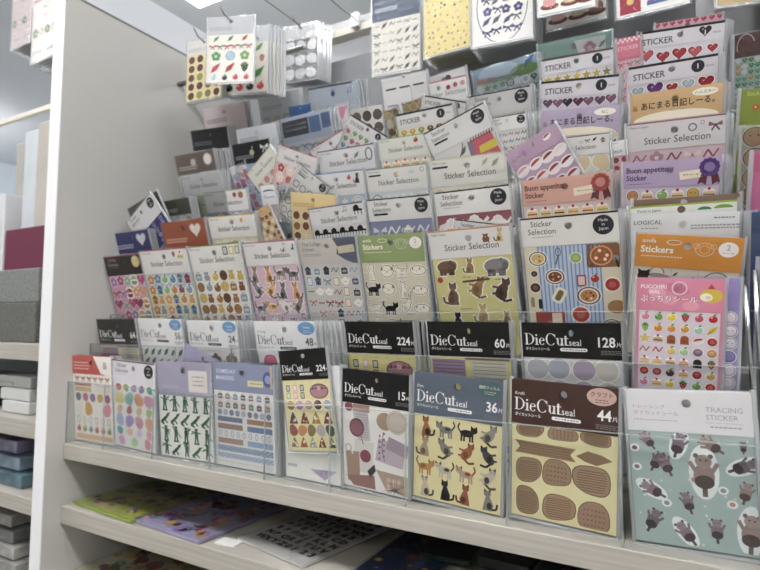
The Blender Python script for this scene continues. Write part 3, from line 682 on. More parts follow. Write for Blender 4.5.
def s_fruit(A, t, b):
    A.rect(0, (t+b)/2+.02, .86, (t-b)-.02, 'ddd3df', up=0)
    rows = [[(m_fruit, 'e58aa0'), (m_fruit, '6f9f4a'), (m_fruit, 'ecd23a'), (m_berry, 'c02a3c'), (m_fruit, 'c9546f'), (m_fruit, 'c3222c')], [(m_berry, '8fb94a'), (m_fruit, 'e08f35'), (m_fruit, 'd98d35'), (m_fruit, 'e0a23a'), (m_fruit, '9fc9b4'), (m_leaf, 'e3cb2a')],
            [(m_star, 'dcc25a'), (m_cake, '3a2a24'), (m_arch, 'a8562c'), (m_arch, 'a8562c'), (m_sushi, 'c22f35'), (m_bowl, 'b5322c')], [(m_squig, 'a8632c'), (m_squig, 'b5482c'), (m_fruit, 'e0bc6a'), (m_fruit, '9fc98f'), (m_bowl, '8a6a8f'), (m_bowl, 'c98f5a')],
            [(m_cake, 'd0c0b0'), (m_cake, 'e0b82f'), (m_cake, '6a3428'), (m_cake, 'd0454a'), (m_arch, '2f2724'), (m_berry, 'b5502c')], [(m_bowl, 'b5322f'), (m_bowl, 'a83a4a'), (m_fruit, '4a2c28'), (m_cake, 'b58a5a'), (m_bowl, 'b02a35'), (m_fruit, 'c9a05a')],
            [(m_fruit, 'd98aa0'), (m_cake, 'c0883a'), (m_fruit, 'e0c23a'), (m_berry, 'b02a3c'), (m_fruit, '6f9f4a'), (m_bowl, 'b5322f')]]
    ch = .14
    for r, row in enumerate(rows):
        for c, (fn, col) in enumerate(row): fn(A, -.36+.144*c, t-.075-ch*r, .138, col)
def h_pucc(A, hh):
    for k in range(5): A.ell(random.uniform(-.4, .4), -random.uniform(.05, hh-.05), .09, .06, ['ef9fb6', 'd67a98'][k % 2], up=0)
    A.text('PUCCHIRI', -.42, -.13, .065, 'f7e9ee', bold=.03); A.text('SEAL', -.33, -.19, .06, 'f7e9ee', bold=.03)
    A.text('ぷっちりシール', -.42, -.285, .088, 'a8446a', bold=.045); A.text('ぷっちりシール', -.42, -.285, .088, 'fbf4f4', bold=.015, up=2)
    A.ell(.33, -.20, .12, .085, 'e0bf3f'); A.ell(.28, -.22, .065, .05, 'f4eed8', up=2); A.ell(.30, -.22, .03, .02, 'e7c9a0', up=3); A.poly([(.29, -.12), (.37, -.12), (.33, -.06)], 'c2404a', 2); A.ring(0, -.12, .085, .015, 'f3cfdb', up=1)
def h_trace(A, hh):
    A.text('トレーシング', -.42, -hh+.20, .045, 'a3a6aa'); A.text('ダイカットシール', -.42, -hh+.145, .045, 'a3a6aa'); tiny(A, -.26, -hh+.10, .32, 'a9acb0', .008, 1)
    A.text('TRACING', .14, -hh+.19, .062, '9ea1a5'); A.text('STICKER', .14, -hh+.125, .062, '9ea1a5'); A.rect(.27, -hh+.10, .27, .003, 'a0a0a4'); tiny(A, .27, -hh+.065, .2, 'a0a0a4', .012, 1)
def h_tiny(A, hh):
    A.text('Tiny Collage', -.42, -.09, .075, '6a6460', xs=.85); A.text('Stickers', -.42, -.165, .075, '6a6460', xs=.85); tiny(A, -.28, -.21, .28, '8a847f', .008, 2)
    A.poly([(.10, 0), (.475, 0), (.475, -hh), (.38, -hh+.01), (.28, -hh+.05), (.14, -.22), (.17, -.12)], '5d6278'); A.rect(.3, -.16, .26, .10, 'c9bd9f', rot=4, up=2); tiny(A, .3, -.16, .15, '8a7c5c', .01, 1); A.P[-1] = (A.P[-1][0], A.P[-1][1], 3)
def h_logi(A, hh):
    A.text('LOGICAL', -.44, -.10, .06, '50555a', xs=1.05); tiny(A, -.3, -.14, .15, '8a8f95', .008, 1); tiny(A, .34, -.05, .16, '777c82', .012, 1); tiny(A, .26, -.12, .38, '888d93', .012, 2, .028)
def s_logi(A, t, b):
    A.rect(-.1, (t+b)/2, .001, .001, 'd0d3d6'); A.text('工', -.44, t-.10, .09, '55636c'); A.text('日', -.44, t-.2, .09, '55636c'); tiny(A, -.36, t+.01, .14, '888d93', .01, 1)
def h_red(A, hh):
    A.poly([(.05, 0), (.475, 0), (.475, -hh), (.36, -hh), (.22, -hh+.02), (.12, -.10)], 'efe9e4'); m_beast(A, .32, -.13, .14, 'b9b4b0'); tiny(A, -.24, -.10, .36, 'f0c9c2', .016, 3, .045)
def h_purple(A, hh):
    A.rect(.25, -hh*.55, .32, hh*.62, 'd9d3cf'); tiny(A, .25, -hh*.42, .2, '8a8490', .018, 3, .05); tiny(A, -.25, -hh*.7, .28, 'b5b0c9', .01, 2)
def h_blue4(A, hh):
    A.text('SOMEDAY', -.42, -.12, .07, 'd9dcec', bold=.01); A.text('MARKERS', -.42, -.2, .07, 'd9dcec', bold=.01); A.rect(.2, -.22, .24, .07, 'd9d3a8'); tiny(A, .2, -.22, .16, '77704f', .012, 1); A.ell(.39, -.16, .075, .09, '55608f'); A.ell(.39, -.16, .045, .05, '8fa0cf', up=2)
    A.rect(.44, -.13, .03, .26, 'c9ae9a', up=3)
s_strips = s_rows([(1.3, m_bag, ['6a4f4a', '8a7a6a', '7f8aa0'], 7, 0), (1.3, m_bag, ['8a6a55', '6f7a5f', '5f5a55'], 7, 0), (1, m_dot, ['8a8fa8', 'b0b4c4', '6f7a8f'], 9, 0), (1, 'bar', ['6d7390', 'a87a5a'], 2, 0), (1.1, 'bar', ['9a7f74', '6f86ae'], 2, 0), (1, m_ovr, ['6f86ae'], 9, 0), (1.1, 'bar', ['a98a7c', '93aacb'], 2, 0), (1.1, 'bar', ['6b86b0', 'dfe6ee'], 1, 0), (1.0, 'bar', ['8fa3c4', 'e9edf2'], 1, 0), (.8, m_line, ['b9a58f'], 16, 0)])
s_red = s_rows([(1, m_bow, ['8a4a45', 'b5564a'], 6, 0), (.6, 'bar', ['b5766a', 'd9c9c0'], 2, 0), (.8, 'bar', ['d0ae7a', 'e9dfd0'], 2, 0), (1.3, m_dot, ['6f7f9a', 'c9648a', '8f6f9a', 'e0b04a', 'b5566a'], 5, 0), (1.8, m_blob, ['e9e0d0', 'd9a24a', 'ece6df', 'e58a9a'], 4, 0), (1.2, m_ovr, ['9ab58a', 'd9a06a', '8fa0c0', 'c98090'], 6, 0), (1.2, m_fruit, ['c2503f', '8a9a5a', '7f8f9a', 'b5613f'], 6, 0), (.9, 'bar', ['e3c58f', 'e08a9a'], 1, 0)])
s_soldier = lambda A, t, b: [[(m_person if (r in (0, 2) or c % 2 == 0) and r != 1 else m_crawl)(A, -.36+.18*c, t-(t-b)*(r+.5)/4, min(.25, (t-b)/4*1.02), ['2a6c43', '245c38', '30744a'][(r+c) % 3], pose=r*3+c) for c in range(5)] for r in range(4)]
s_egg = s_rows([(1.2, m_patch, ['c9606a', '9fb56a', 'a48fc0', '8f7fb0', '5aa08a'], 5, 0), (2, m_patch, ['e0cf80', '8fb8b5', 'd99a6a', 'd99ab5'], 4, 0), (1.3, m_patch, ['dcb58f', 'c9707a', 'e0c08f', 'a9c57a'], 4, 0), (1.9, m_patch, ['a9b5d9', 'a58fc5', 'd09aa5', 'e0a58a'], 4, 0), (1.3, m_patch, ['5fa5a5', 'e0b5a0', 'd9c4e0', 'e0a0b5'], 4, 0), (1.5, m_patch, ['e0a5c5', 'b5d99a', 'e08fa0'], 3, 0)])
def under(col, up=0, frac=1.0): return lambda A, t, b: A.rect(0, t-(t-b)*frac/2, .93, (t-b)*frac, col, up=0)
def s_pal(A, t, b): m_dot(A, -.28, t-.1, .26, 'd9708f'); A.rect(0, t-.10, .18, .2, '8ab5d0'); A.rect(.26, t-.1, .24, .2, 'd9d590'); grid(A, -.45, .45, t-.25, b, 3, 3, m_patch, PAST)
def s_block(A, t, b):
    for k, (x, c) in enumerate(((-.25, 'a38aa5'), (.22, 'cfcbb8'))): A.rect(x, t-.15, .40, .24, c); [A.line([(x-.18, t-.06-.04*j), (x+.18, t-.06-.04*j)], .01, dk(c, .75), 2) for j in range(5)]
    A.rect(.2, t-.0, .5, .05, '8a6a5a', up=2)
    grid(A, -.45, .45, t-.3, b, 3, 4, m_patch, ['a38aa5', 'cfcbb8', 'b5a08a'])

# ================================================================ the packs
W_, G_ = 'e6e5e1', 'd9d9d7'
random.seed(11)
# ---- row one, on the shelf
P(1, (72, 355), (112, 357), .27, 'c95a52', 'ece7e0', h_red, s_red, 'red-topped sticker pack at the left end of the bottom pocket row, white mountain corner', 'the red-topped pack', n=3, dx=.0015)
P(1, (113, 359), (156, 364), .33, 'd9d6de', 'dcdcd9', h_sel2(), s_egg, 'pale lilac topped pack with black disc and pastel egg-shaped stickers, bottom row', 'the pastel egg stickers', n=3)
P(1, (157, 361), (211, 363), .42, 'a19eb4', 'eceae4', h_purple, s_soldier, 'greyish purple topped pack of green toy soldier stickers, bottom pocket row', 'the green soldier stickers', n=2)
P(1, (213, 362), (274, 366), .33, '8b93b0', 'e4e2e0', h_blue4, s_strips, 'slate blue topped pack of narrow patterned strip stickers in the bottom row', 'the blue patterned strip stickers', n=5, dx=.0012)
P(1, (279, 351), (327, 347), .48, '141414', 'e7dda6', h_die('224'), s_tiles, 'black-topped pack marked 224 with yellow macaron sheet, tilted above its bottom row neighbours', 'the tilted yellow macaron pack', n=0, off=.005, H=.128)
P(1, (283, 362), (341, 366), .40, 'e6e8ea', 'ebebe4', h_lines('9aa0a8'), lambda A, t, b: (A.poly([(-.05, b+.16), (.38, b+.18), (.18, b+.03)], 'bba9c9'), m_flower(A, .17, b+.13, .1, 'd5c8dc'), A.rect(-.35, b+.17, .16, .04, 'c5bccb')), 'white-topped pack standing behind the tilted yellow macaron pack, mauve triangle near its foot', 'the white-topped mauve triangle pack', n=2, dx=.001)
P(1, (343, 368), (411, 376), .42, '151416', 'e9e6e2', h_die('15'), s_collage, 'black-topped pack marked 15 with dusky rose paper scrap collage stickers', 'the rose scrap collage pack', n=3)
P(1, (415, 371), (505, 382), .43, '5c6878', 'e7daa2', h_die('36', film='Film', badge=('4d6a72', 'd9dfae', '透明フィルム')), s_cats, 'slate grey topped pack marked 36 with sixteen cats on pale yellow', 'the yellow cat stickers', n=3)
P(1, (512, 378), (620, 389), .42, '4a2f27', 'eadfa9', h_die('44', film='Kraft', badge=('cfab9f', '5a3a30', 'クラフト')), s_kraft, 'dark brown topped pack marked 44 with brown kraft wood-grain label stickers', 'the brown kraft pack', n=3)
P(1, (625, 389), (752, 393), .36, 'dcdcdf', 'a5b8b3', h_trace, s_pops, 'white-topped tracing sticker pack with otter ice lollies on teal, bottom right', 'the teal ice lolly pack', n=4, smat=paper('a7bbb8', .5), dx=.0006)
p_ = P(1, (187, 343), (224, 364), .42, '9d99b8', 'e4e2e0', None, None, 'purple-topped pack slumped sideways behind the green soldier pack', 'the slumped purple pack', n=0, off=-.012, H=.10)
# ---- row two
P(2, (97, 319), (136, 319), .42, '3a3a38', 'd9d2a8', h_die('64'), s_block, 'charcoal-topped pack marked 64 at the left end of the second row', 'the charcoal-topped print pack', n=3)
P(2, (138, 318), (182, 319), .42, 'e4e5e6', 'e9e9e6', h_die('56', '77797c', badge=('6fa0cf', 'f0f0f0', 'Tracing'), pill='55585c', pillc='ececec'), s_grid(m_leaf, ['5a6a5a', '6a5a55', '7a8a7a'], 6, 6), 'white-topped pack marked 56 in the second row beside the charcoal one', 'the white pack of leaf prints', n=3)
P(2, (187, 320), (237, 321), .42, 'e6e7e8', 'e9e6e2', h_die('24', '5a5c60', badge=('6fa0cf', 'f0f0f0', 'Tracing'), pill='55585c', pillc='ececec'), s_grid(m_flower, ['7a6a5a', '9a8a70', '6a5a6a'], 3, 4), 'white-topped pack marked 24 with brown flowers in the second row', 'the white pack of brown flowers', n=6, dx=.0026, pitch=.0036)
P(2, (254, 321), (316, 321), .42, 'e6e7e8', 'e9e6e2', h_die('48', '5a5c60', film='Tracing', badge=('6fa0cf', 'f0f0f0', 'Tracing'), pill='55585c', pillc='ececec'), s_pal, 'white-topped pack marked 48 with pink, blue and yellow patches in the second row', 'the white pack with the round pink patch', n=5, dx=.0055, pitch=.0036)
P(2, (345, 321), (414, 322), .40, '151515', 'e0d78e', h_die('224'), s_tiles, 'black-topped pack marked 224 standing upright in the second row', 'the upright black macaron pack', n=3, dx=.004)
P(2, (427, 321), (510, 322), .40, '141414', 'dfd58e', h_die('60'), s_block, 'black-topped pack marked 60 with old print blocks in the second row', 'the black-topped pack of old print blocks', n=3)
P(2, (521, 322), (622, 323), .36, '151515', 'dcdbd8', h_die('128'), s_grid(lambda A, x, y, s, c: A.ell(x, y, s*.44, col=c, n=20), ['bcbdc2', 'b3b5c2', 'b3a3b9', 'd0ccc2'], 4, 5, fill=.95, rnd=False), 'black-topped pack marked 128 with big pale grey and mauve dots, second row', 'the black-topped pack of big grey dots', n=3)
# ---- row three
P(3, (104, 257), (140, 253), .34, '35302f', 'd39db4', h_sel2(edge='a5506a', circ='d9c285', col='b5a79a'), s_grid(m_mix(m_flower, m_bow, m_heart, m_macaron), ['b5456f', 'c9577f', '9c7ab0', '8fb5a0', 'a54560', 'e0a070'], 5, 6, fill=1.05), 'dark-topped pack of pink bows and sweets stickers at the left of row three', 'the pink bow stickers', n=2)
P(3, (140, 251), (187, 247), .34, 'dedcda', 'dcd39c', h_sel('b54a6a', [(m_berry, .2, -.08, .1, 'b5564a'), (m_cake, .33, -.1, .15, '8fb57a')]), s_grid(m_mix(m_beast, m_fruit, m_flower, m_house), ['c98a4a', '8fa0b5', 'a0506a', '8fb57a', 'd9a06a', '6a8fb0'], 6, 6, fill=1.05, under=under('a9bfd0', frac=.22)), 'white-topped pack with colourful little creatures on pale yellow, row three', 'the pale yellow creature stickers', n=2)
P(3, (188, 247), (240, 242), .34, 'e0dfdb', 'e4e0d6', h_sel('7f9a5a', [(m_frame, .2, -.09, .14, '4a4038'), (m_frame, .31, -.09, .13, 'd0b04a'), (m_frame, .41, -.09, .13, '7a8a4a')]), s_grid(m_mix(m_beast, m_face, m_fruit, m_bag, m_beast), ['8a5a3c', 'a9743f', '6f4a35', 'd0b55a', '8fa0b0', '9a6a48'], 6, 7, fill=1.05), 'white-topped pack crowded with tiny brown bears, row three', 'the tiny brown bear stickers', n=3)
P(3, (243, 243), (296, 239), .34, 'dddcdb', 'd9b9cc', h_sel('a5456f', [(m_cat, .26, -.10, .14, 'd0cfc9'), (m_cat, .41, -.10, .09, '6a6a72')]), s_grid(m_cat, ['8f8a90', 'd99a60', 'e9e6e0', '9a8a80', '7a7078', 'e4b074'], 4, 5, fill=1.05, pose=True), 'white-topped pack of grey and orange cats on a pink sheet, row three', 'the pink cat sheet', n=3)
P(3, (298, 240), (356, 236), .36, 'c6c1ba', 'c9c7c3', h_tiny, s_grid(m_mix(m_frame, m_house, m_bag, m_squig, m_pot, m_line, m_bow), ['5a6478', '9a6458', 'b59a6a', '7f9ab5', '4a4a50', 'c08a7a'], 6, 6, fill=.95), 'grey collage sticker pack with a torn navy paper corner on its top', 'the grey collage pack', n=2, dx=.002)
P(3, (358, 236), (424, 232), .36, '93a76c', 'd9d0b8', h_stickers('93a76c', '2', 'amifa'), s_grid(m_sketch, ['2a2a2a'], 4, 5, pose=True, fill=1.0), 'green-topped pack of outlined dog stickers on beige, row three', 'the green-topped dog stickers', n=3)
P(3, (428, 232), (510, 224), .32, 'dedddb', 'd4cd86', h_sel('d0843a', [(m_beast, .2, -.12, .13, '8a5a3a'), (m_cat, .36, -.10, .16, 'd9b87a')]), s_zoo, 'orange-edged white-topped pack of zoo animals on a mustard sheet', 'the mustard zoo animals', n=3)
P(3, (520, 219), (619, 210), .30, 'e2e1dc', 'ddd3b6', h_sel2(edge='1c1c1e'), s_picnic, 'black-edged pack with blue striped picnic cloth and plates of food', 'the blue striped picnic pack', n=4, dx=.0018)
P(2, (636, 277), (727, 279), .40, 'e58aa6', 'dd8fae', h_pucc, s_fruit, 'pink pack of puffy fruit and cake stickers at the right of row three', 'the pink puffy fruit pack', n=0, off=.006, puff=True, H=.19)
P(2, (650, 277), (742, 278), .38, '9f92d0', 'a99cd4', None, s_grid(m_mix(m_face, m_dot, m_cake), ['d9d3e6', 'e6dfe9', 'c9a06a', '8a83c0'], 6, 7, fill=1.0), 'lavender pack peeping out at the right of the pink puffy fruit pack', 'the lavender pack', n=1, off=.001, puff=True, H=.19)
P(3, (636, 233), (746, 238), .34, 'dc8f35', 'ded5c3', h_stickers('dc8f35', '2', 'amifa'), lambda A, t, b: (A.ell(-.25, t-.14, .16, .08, '8f8b86'), A.ell(-.37, t-.10, .06, .06, '2a2826', up=2), A.poly([(-.42, t-.08), (-.43, t-.02), (-.38, t-.05)], '2a2826', 2), A.poly([(-.36, t-.05), (-.32, t-.02), (-.32, t-.09)], '2a2826', 2), A.ring(-.25, t-.06, .07, .01, '77736e', 0, 180), A.ring(.28, t-.13, .12, .01, '6a6660', 0, 180), m_leaf(A, -.08, t-.06, .06, '6a6660'), m_leaf(A, .06, t-.10, .07, '4a4844'), A.line([(-.12, t), (-.12, t-.3)], .004, 'b5ad9c'), A.line([(.12, t), (.12, t-.3)], .004, 'b5ad9c')), 'orange-topped pack with a black and white cat, behind the pink puffy fruit pack', 'the orange-topped cat pack', n=1, off=.004)
P(3, (630, 215), (741, 211), .30, 'dfe2e4', 'dfe2e4', h_logi, s_logi, 'plain pale grey pack headed LOGICAL behind the orange-topped pack', 'the pale grey pack', n=0, off=-.006)
P(3, (629, 207), (738, 199), .14, 'e9ebe6', 'e4e4e0', lambda A, hh: (A.rect(0, -.008, .95, .018, '9fb545'), A.text('Made in Japan', -.4, -.065, .04, '6a6a6e'), A.ell(.2, -.075, .06, .03, '3f8f5a', a0=0, a1=180), A.ell(.36, -.07, .08, .035, '7fae45', a0=0, a1=180)), None, 'white pack with a lime green top edge behind the pale grey pack', 'the lime-edged pack', n=0, off=-.011)
P(3, (633, 200), (741, 193), .12, '8a6f5c', '9a8474', None, None, 'brown-topped pack just showing behind the lime-edged pack', 'the brown-topped pack', n=1, off=-.017)
P(3, (455, 219), (517, 226), .3, 'd9dcdc', 'b58a9a', h_sel2(), None, 'white pack with a black disc leaning right, behind the zoo animals pack', 'the leaning white pack', n=1, off=-.018)
# ---- row four
P(4, (112, 234), (149, 229), .36, '3f4278', 'b9c0cc', h_lines('b5b5d9', icons=[(m_heart, .25, -.15, .26, 'd9d6e4')]), s_grid(m_dot, ['5a6a9a', '8aa0b5', '9a8ab5'], 6, 6), 'navy pack with a pale heart at the left end of row four', 'the navy heart pack', n=4, dx=.002, pitch=.004)
P(4, (161, 223), (205, 218), .44, 'a4573c', '5a4a42', h_lines('d9a58f', icons=[(m_heart, .25, -.16, .26, 'ead9cf')]), s_grid(m_dot, ['c9a58f', 'b58a70'], 6, 6), 'rust brown topped pack with a pale heart, row four', 'the rust brown pack', n=3)
P(4, (208, 217), (255, 213), .34, 'e0dfdc', 'd9cfa8', h_sel('d0b04a', [(m_arch, .2, -.08, .08, 'e0a04a')]), s_grid(m_dot, ['ece8dc', 'e9e4d0', 'c9c08f'], 5, 5), 'white-topped pack with round cream biscuits and a yellow edge, row four', 'the cream biscuit pack', n=3, dx=.002)
P(4, (309, 209), (364, 201), .30, 'dddddd', 'e0e0e0', h_sel('3c4f86', [(m_note, .14, -.07, .10, 'a5506a'), (m_piano, .36, -.10, .18, '1c1c1e')]), s_grid(m_piano, ['1a1a1c'], 6, 5, fill=1.05, jit=0), 'blue-edged white-topped pack with a row of black grand pianos', 'the grand piano pack', n=2)
P(4, (367, 200), (431, 194), .30, 'dddddb', '898eb0', h_sel2(pill=True), s_rows([(.55, m_mix(m_squig, m_pot, m_bow), ['dcdce4', 'f0f0f2', '2e2624', 'e4e0e0'], 4, 0), (2, m_mix(m_squig, m_frame), ['dcdce4', 'e9e6e0'], 4, 0)]), 'white-topped pack with black disc and instruments on periwinkle', 'the periwinkle instrument pack', n=2)
P(4, (434, 193), (510, 184), .29, 'e3e2e0', 'a05c66', h_sel2(), s_grid(m_pot, ['a05c66', '7a8ab5', 'd9a0a0'], 3, 3, fill=1.1), 'white-topped pack with black disc and white teapots on dark red', 'the dark red teapot pack', n=4, dx=.0022)
P(4, (521, 181), (611, 171), .29, 'dba898', 'dccac6', h_buon('6f3a38', 'c45a55'), s_grid(m_cake, ['b5463f', '7a9a4a', '4a2c24', 'c98a4a', 'b03a3f', '8fae3c'], 6, 6, rnd=False, jit=0), 'salmon pink pack headed Buon appetito with red rosette', 'the salmon rosette pack', n=4, dx=.0018)
P(4, (623, 163), (722, 156), .29, 'b9a6c8', 'd3c9dc', h_buon('5a3a6a', '6a4a9a', rib='6d3540'), s_grid(m_mix(m_fruit, m_cake, m_face), ['6a6a8a', 'c98a35', '8fb56a', 'c98a5a', 'd9a5b5', 'd0a545'], 6, 6, jit=0), 'lilac pack headed Buon appetito with purple rosette', 'the lilac rosette pack', n=3, dx=.003, pitch=.004)
P(4, (127, 222), (151, 192), .40, 'd9d9dc', '3c3a7a', h_sel2(edge='9a9aa0'), s_grid(m_star, ['8f8ac9', '6a66a8'], 4, 4), 'navy pack with a white top toppled left, above the navy heart pack', 'the toppled navy pack', n=0, off=-.010, H=.085)
P(4, (128, 209), (158, 190), .3, '4a4c48', '6a6c66', h_lines('8a8c88'), None, 'dark grey pack toppled behind the toppled navy one', 'the toppled dark grey pack', n=0, off=-.018, H=.085)
P(4, (160, 202), (190, 197), .34, '44483f', '9aa0a0', h_lines('9a9c94'), s_grid(m_dot, ['b5c0c9', '8a8a90'], 4, 5), 'dark green-grey topped pack behind the rust brown one', 'the dark green-grey pack', n=3, dx=.0015, off=-.030)
P(4, (252, 214), (269, 203), .25, 'd3ab72', 'd6b078', None, s_grid(m_face, ['8a5a30', 'a06a35', 'f0dfc0'], 4, 5), 'tan pack of round faces leaning over beside the cream biscuit pack', 'the leaning tan pack', n=0, off=-.006, H=.075)
P(4, (291, 192), (337, 195), .30, 'e6cb8e', 'e2c890', h_lines('c0a56f', icons=[]), s_grid(m_face, ['9a6a35', '7a4a2a', 'e9d9b5'], 5, 5), 'butter yellow pack of round brown faces leaning behind the grand piano pack', 'the butter yellow pack', n=1, off=-.010)
# ---- row five
P(5, (181, 176), (222, 170), .36, 'e4e4e4', 'c6d0b5', h_sel('d9d9d9'), s_grid(m_line, ['8ab5b0', 'd9d08f', 'e0e0d9'], 3, 4), 'white-topped pack with pale green stripes and a shiny bag, left of row five', 'the pale green striped pack', n=2, shiny=True, dx=.002)
P(5, (204, 193), (247, 188), .34, 'e2e1df', '8fb0cf', h_sel('a9bf7a', [(m_face, .2, -.08, .1, 'b55a3f'), (m_face, .33, -.09, .13, 'a86a50')], ), s_grid(m_mix(m_face, m_arch), ['b56a4a', '5a8ac0', 'e0b090'], 5, 5), 'white-topped pack with brown faces on light blue, row five', 'the light blue faces pack', n=2)
P(5, (309, 175), (364, 169), .34, 'dcdcdc', 'a9c0d6', h_sel('5f86b8', [(m_fruit, .22, -.09, .1, 'c9566a'), (m_cat, .36, -.11, .16, '4a4048')]), s_grid(m_mix(m_cat, m_face), ['d9d0c9', '8a7a6a', 'a9503f', 'e9e6e0'], 4, 5), 'blue-edged white-topped pack of cats on pale blue, row five', 'the pale blue cat pack', n=2)
P(5, (366, 170), (427, 163), .33, 'dddcd8', 'cfd6d6', h_sel('8a8f94', [(m_ring, .40, -.07, .08, '8a8f94'), (m_squig, .24, -.09, .1, 'a9b5b9')], pill=True), s_grid(m_mix(m_ring, m_squig), ['a9b9b9', 'e9e9e4', '9aa5a5'], 4, 4), 'grey-white pack of faint outlines in the middle of row five', 'the faint outline pack', n=2)
P(5, (429, 161), (507, 151), .32, 'dcdcd4', 'd9d6c6', h_sel('c9c9a5', [(m_leaf, .22, -.08, .1, 'b5b5a0'), (m_leaf, .34, -.10, .12, 'a5a58f')], pill=True), s_grid(m_mix(m_leaf, m_arch, m_squig), ['8f9a6a', 'b5ae8a', 'd0b59a', 'b9bcae'], 5, 4), 'cream pack of olive leaves and arches to the left of the tilted mauve pack', 'the olive leaf pack', n=3)
P(5, (505, 154), (556, 122), .30, 'bfa0bc', 'bea3c0', lambda A, hh: (A.text('しーる', -.42, -.20, .10, '9a6aa5', bold=.01), m_sushi(A, .25, -.12, .16, 'a5504a')), s_grid(m_sushi, ['a8453f', 'c9564a', 'd9a0a5', '8a3a35', 'e4dfe0'], 4, 5, fill=1.0), 'mauve pack of little red sushi stickers tilted steeply up to the right', 'the tilted mauve sushi pack', n=0, off=.008, H=.12)
P(5, (553, 139), (611, 132), .33, 'dcdddb', 'ccd3cc', h_sel('6a5a70', [(m_bow, .10, -.09, .10, '8a8a8f'), (m_leaf, .22, -.08, .09, '3a3a3c'), (m_house, .35, -.11, .11, 'b59a7a')], mid=-.1), s_grid(m_blob, ['d9c9a0', 'c0d0c0'], 3, 3), 'grey-white pack with a dark edge, behind the tilted mauve sushi pack', 'the grey-white pack', n=1)
P(5, (610, 142), (627, 139), .9, 'e9eaec', 'd9a5ac', lambda A, hh: (A.text('Made in', -.40, -.16, .12, '606064'), A.text('Stick', -.38, -.72, .30, '3c3c40')), s_grid(m_face, ['b5464f', 'efe6e6', '8a4a5a'], 2, 5), 'narrow white pack squeezed in beside the pink-edged bow pack', 'the narrow white pack', n=2, off=.003, dx=-.001)
P(5, (626, 125), (727, 113), .30, 'd6d3d4', 'd5bcc4', h_sel('a06a80', [(m_ring, .17, -.10, .10, '6a6a70'), (m_ring, .26, -.06, .05, '8a8a90'), (m_bow, .38, -.10, .14, '8a6470')]), s_rows([(.6, m_mix(m_squig, m_bow, m_flower), ['a5707f', 'b58a95', '8a4f62', 'e0cfc5', 'a5506a'], 5, 0), (2, m_bow, ['a5707f', 'b58a95'], 4, 0), (2, m_flower, ['a5707f', 'b58a95'], 4, 0)]), 'pink-edged pack of ribbon bow stickers in the right column', 'the ribbon bow pack', n=3, dx=.002)
P(5, (247, 174), (271, 145), .35, 'd9d9cf', 'd6cdc3', h_sel('c0b58a'), s_grid(m_face, ['b5606a', 'c98a7a'], 4, 5), 'cream pack fallen over to the left behind the small white pack, red dots', 'the fallen cream pack', n=1, off=-.012, H=.10)
P(5, (279, 144), (319, 158), .32, 'd9d6d6', 'd9b0b0', h_sel('c24a6a'), s_grid(m_mix(m_flower, m_face), ['b5463f', 'c9705f', 'e9d0c9'], 4, 5, fill=1.0), 'red-edged white pack of red flowers sloping down to the right', 'the sloping red-edged pack', n=0, off=-.004, H=.105)
P(5, (300, 163), (330, 187), .34, 'd9d9d6', 'cfd0cc', h_sel2(pill=True), s_grid(m_ring, ['77777a', '55555a'], 4, 4), 'grey-white pack sliding to the right, above the butter yellow pack', 'the sliding grey-white pack', n=0, off=.004, H=.09)
P(5, (260, 186), (276, 184), .9, 'e6e8ec', 'b9aab0', lambda A, hh: (A.ring(0, -.32, .36, .06, '3a3a3f', 20, 160, ry=.12), A.text('Flowers', 0, -.6, .2, '6a7a9a', al='c')), None, 'small white pack with a black arc, beside the sparkly silver one', 'the small white arc pack', n=0, off=.004, H=.06)
P(5, (278, 185), (300, 181), .2, 'd9dbe0', '6a6a72', None, s_grid(m_gem, ['c9ccd4', 'e9ebf0', '8f929a', '55555c'], 4, 7), 'small sparkly silver pack beside the small white one', 'the small sparkly pack', n=0, off=.002, H=.06, shiny=True)
# ---- row six
P(6, (175, 156), (214, 149), .36, '6f625c', 'd9d3cf', h_lines('b5aca5', icons=[(m_dot, -.05, -.16, .16, 'c9c0b9'), (m_dot, .3, -.14, .24, 'e0dcd6')]), s_grid(m_mix(m_bow, m_face), ['3f3036', '7a4a5a'], 6, 6, fill=1.1), 'taupe-topped pack with two pale discs at the left end of row six', 'the taupe pack', n=4, dx=.003)
P(6, (318, 152), (374, 143), .34, 'd9dadb', 'b0b5cc', h_sel('4a506a', [(m_ovr, .38, -.13, .22, '6a6a6f'), (m_leaf, .18, -.12, .12, '8a8d90')]), s_grid(m_dot, ['7a86b5', '9aa5c9'], 5, 4), 'navy-edged white pack with a grey oval, row six', 'the navy-edged oval pack', n=1)
P(6, (378, 140), (430, 132), .34, 'd9dbd2', 'd0d3c4', h_sel('8fb04a', [(m_fruit, .22, -.08, .12, 'c2412f')]), s_grid(m_cake, ['b5562f', 'c9803f', '8f9a45', 'd0a54a'], 5, 5), 'green-edged white pack with a red apple, row six', 'the red apple pack', n=2)
P(6, (424, 134), (484, 102), .34, 'd9d9d8', 'd6d3d0', h_sel2(pill=True), lambda A, t, b: (A.line([(-.3, t-.38), (-.05, t-.12), (.0, t-.02)], .012, '3a3a3c'), m_leaf(A, -.02, t-.12, .14, '6f8f7a'), m_leaf(A, -.14, t-.24, .12, '9a4a4f'), A.poly([(.1, t-.04), (.42, t-.03), (.46, t-.4), (.08, t-.4)], 'c9606f', 1), A.poly([(.2, t-.16), (.45, t-.15), (.45, t-.26), (.18, t-.26)], 'd9c545', 2), [A.line([(.12+.04*k, t-.06), (.13+.04*k, t+.02)], .012, '26262a', 3) for k in range(9)], A.poly([(.06, t-.04), (.14, t-.04), (.1, t-.3), (.04, t-.28)], '8a7a8f', 2)), 'white pack with a black disc, tilted, red and yellow fringe picture', 'the tilted fringe pack', n=0, off=.004, H=.125)
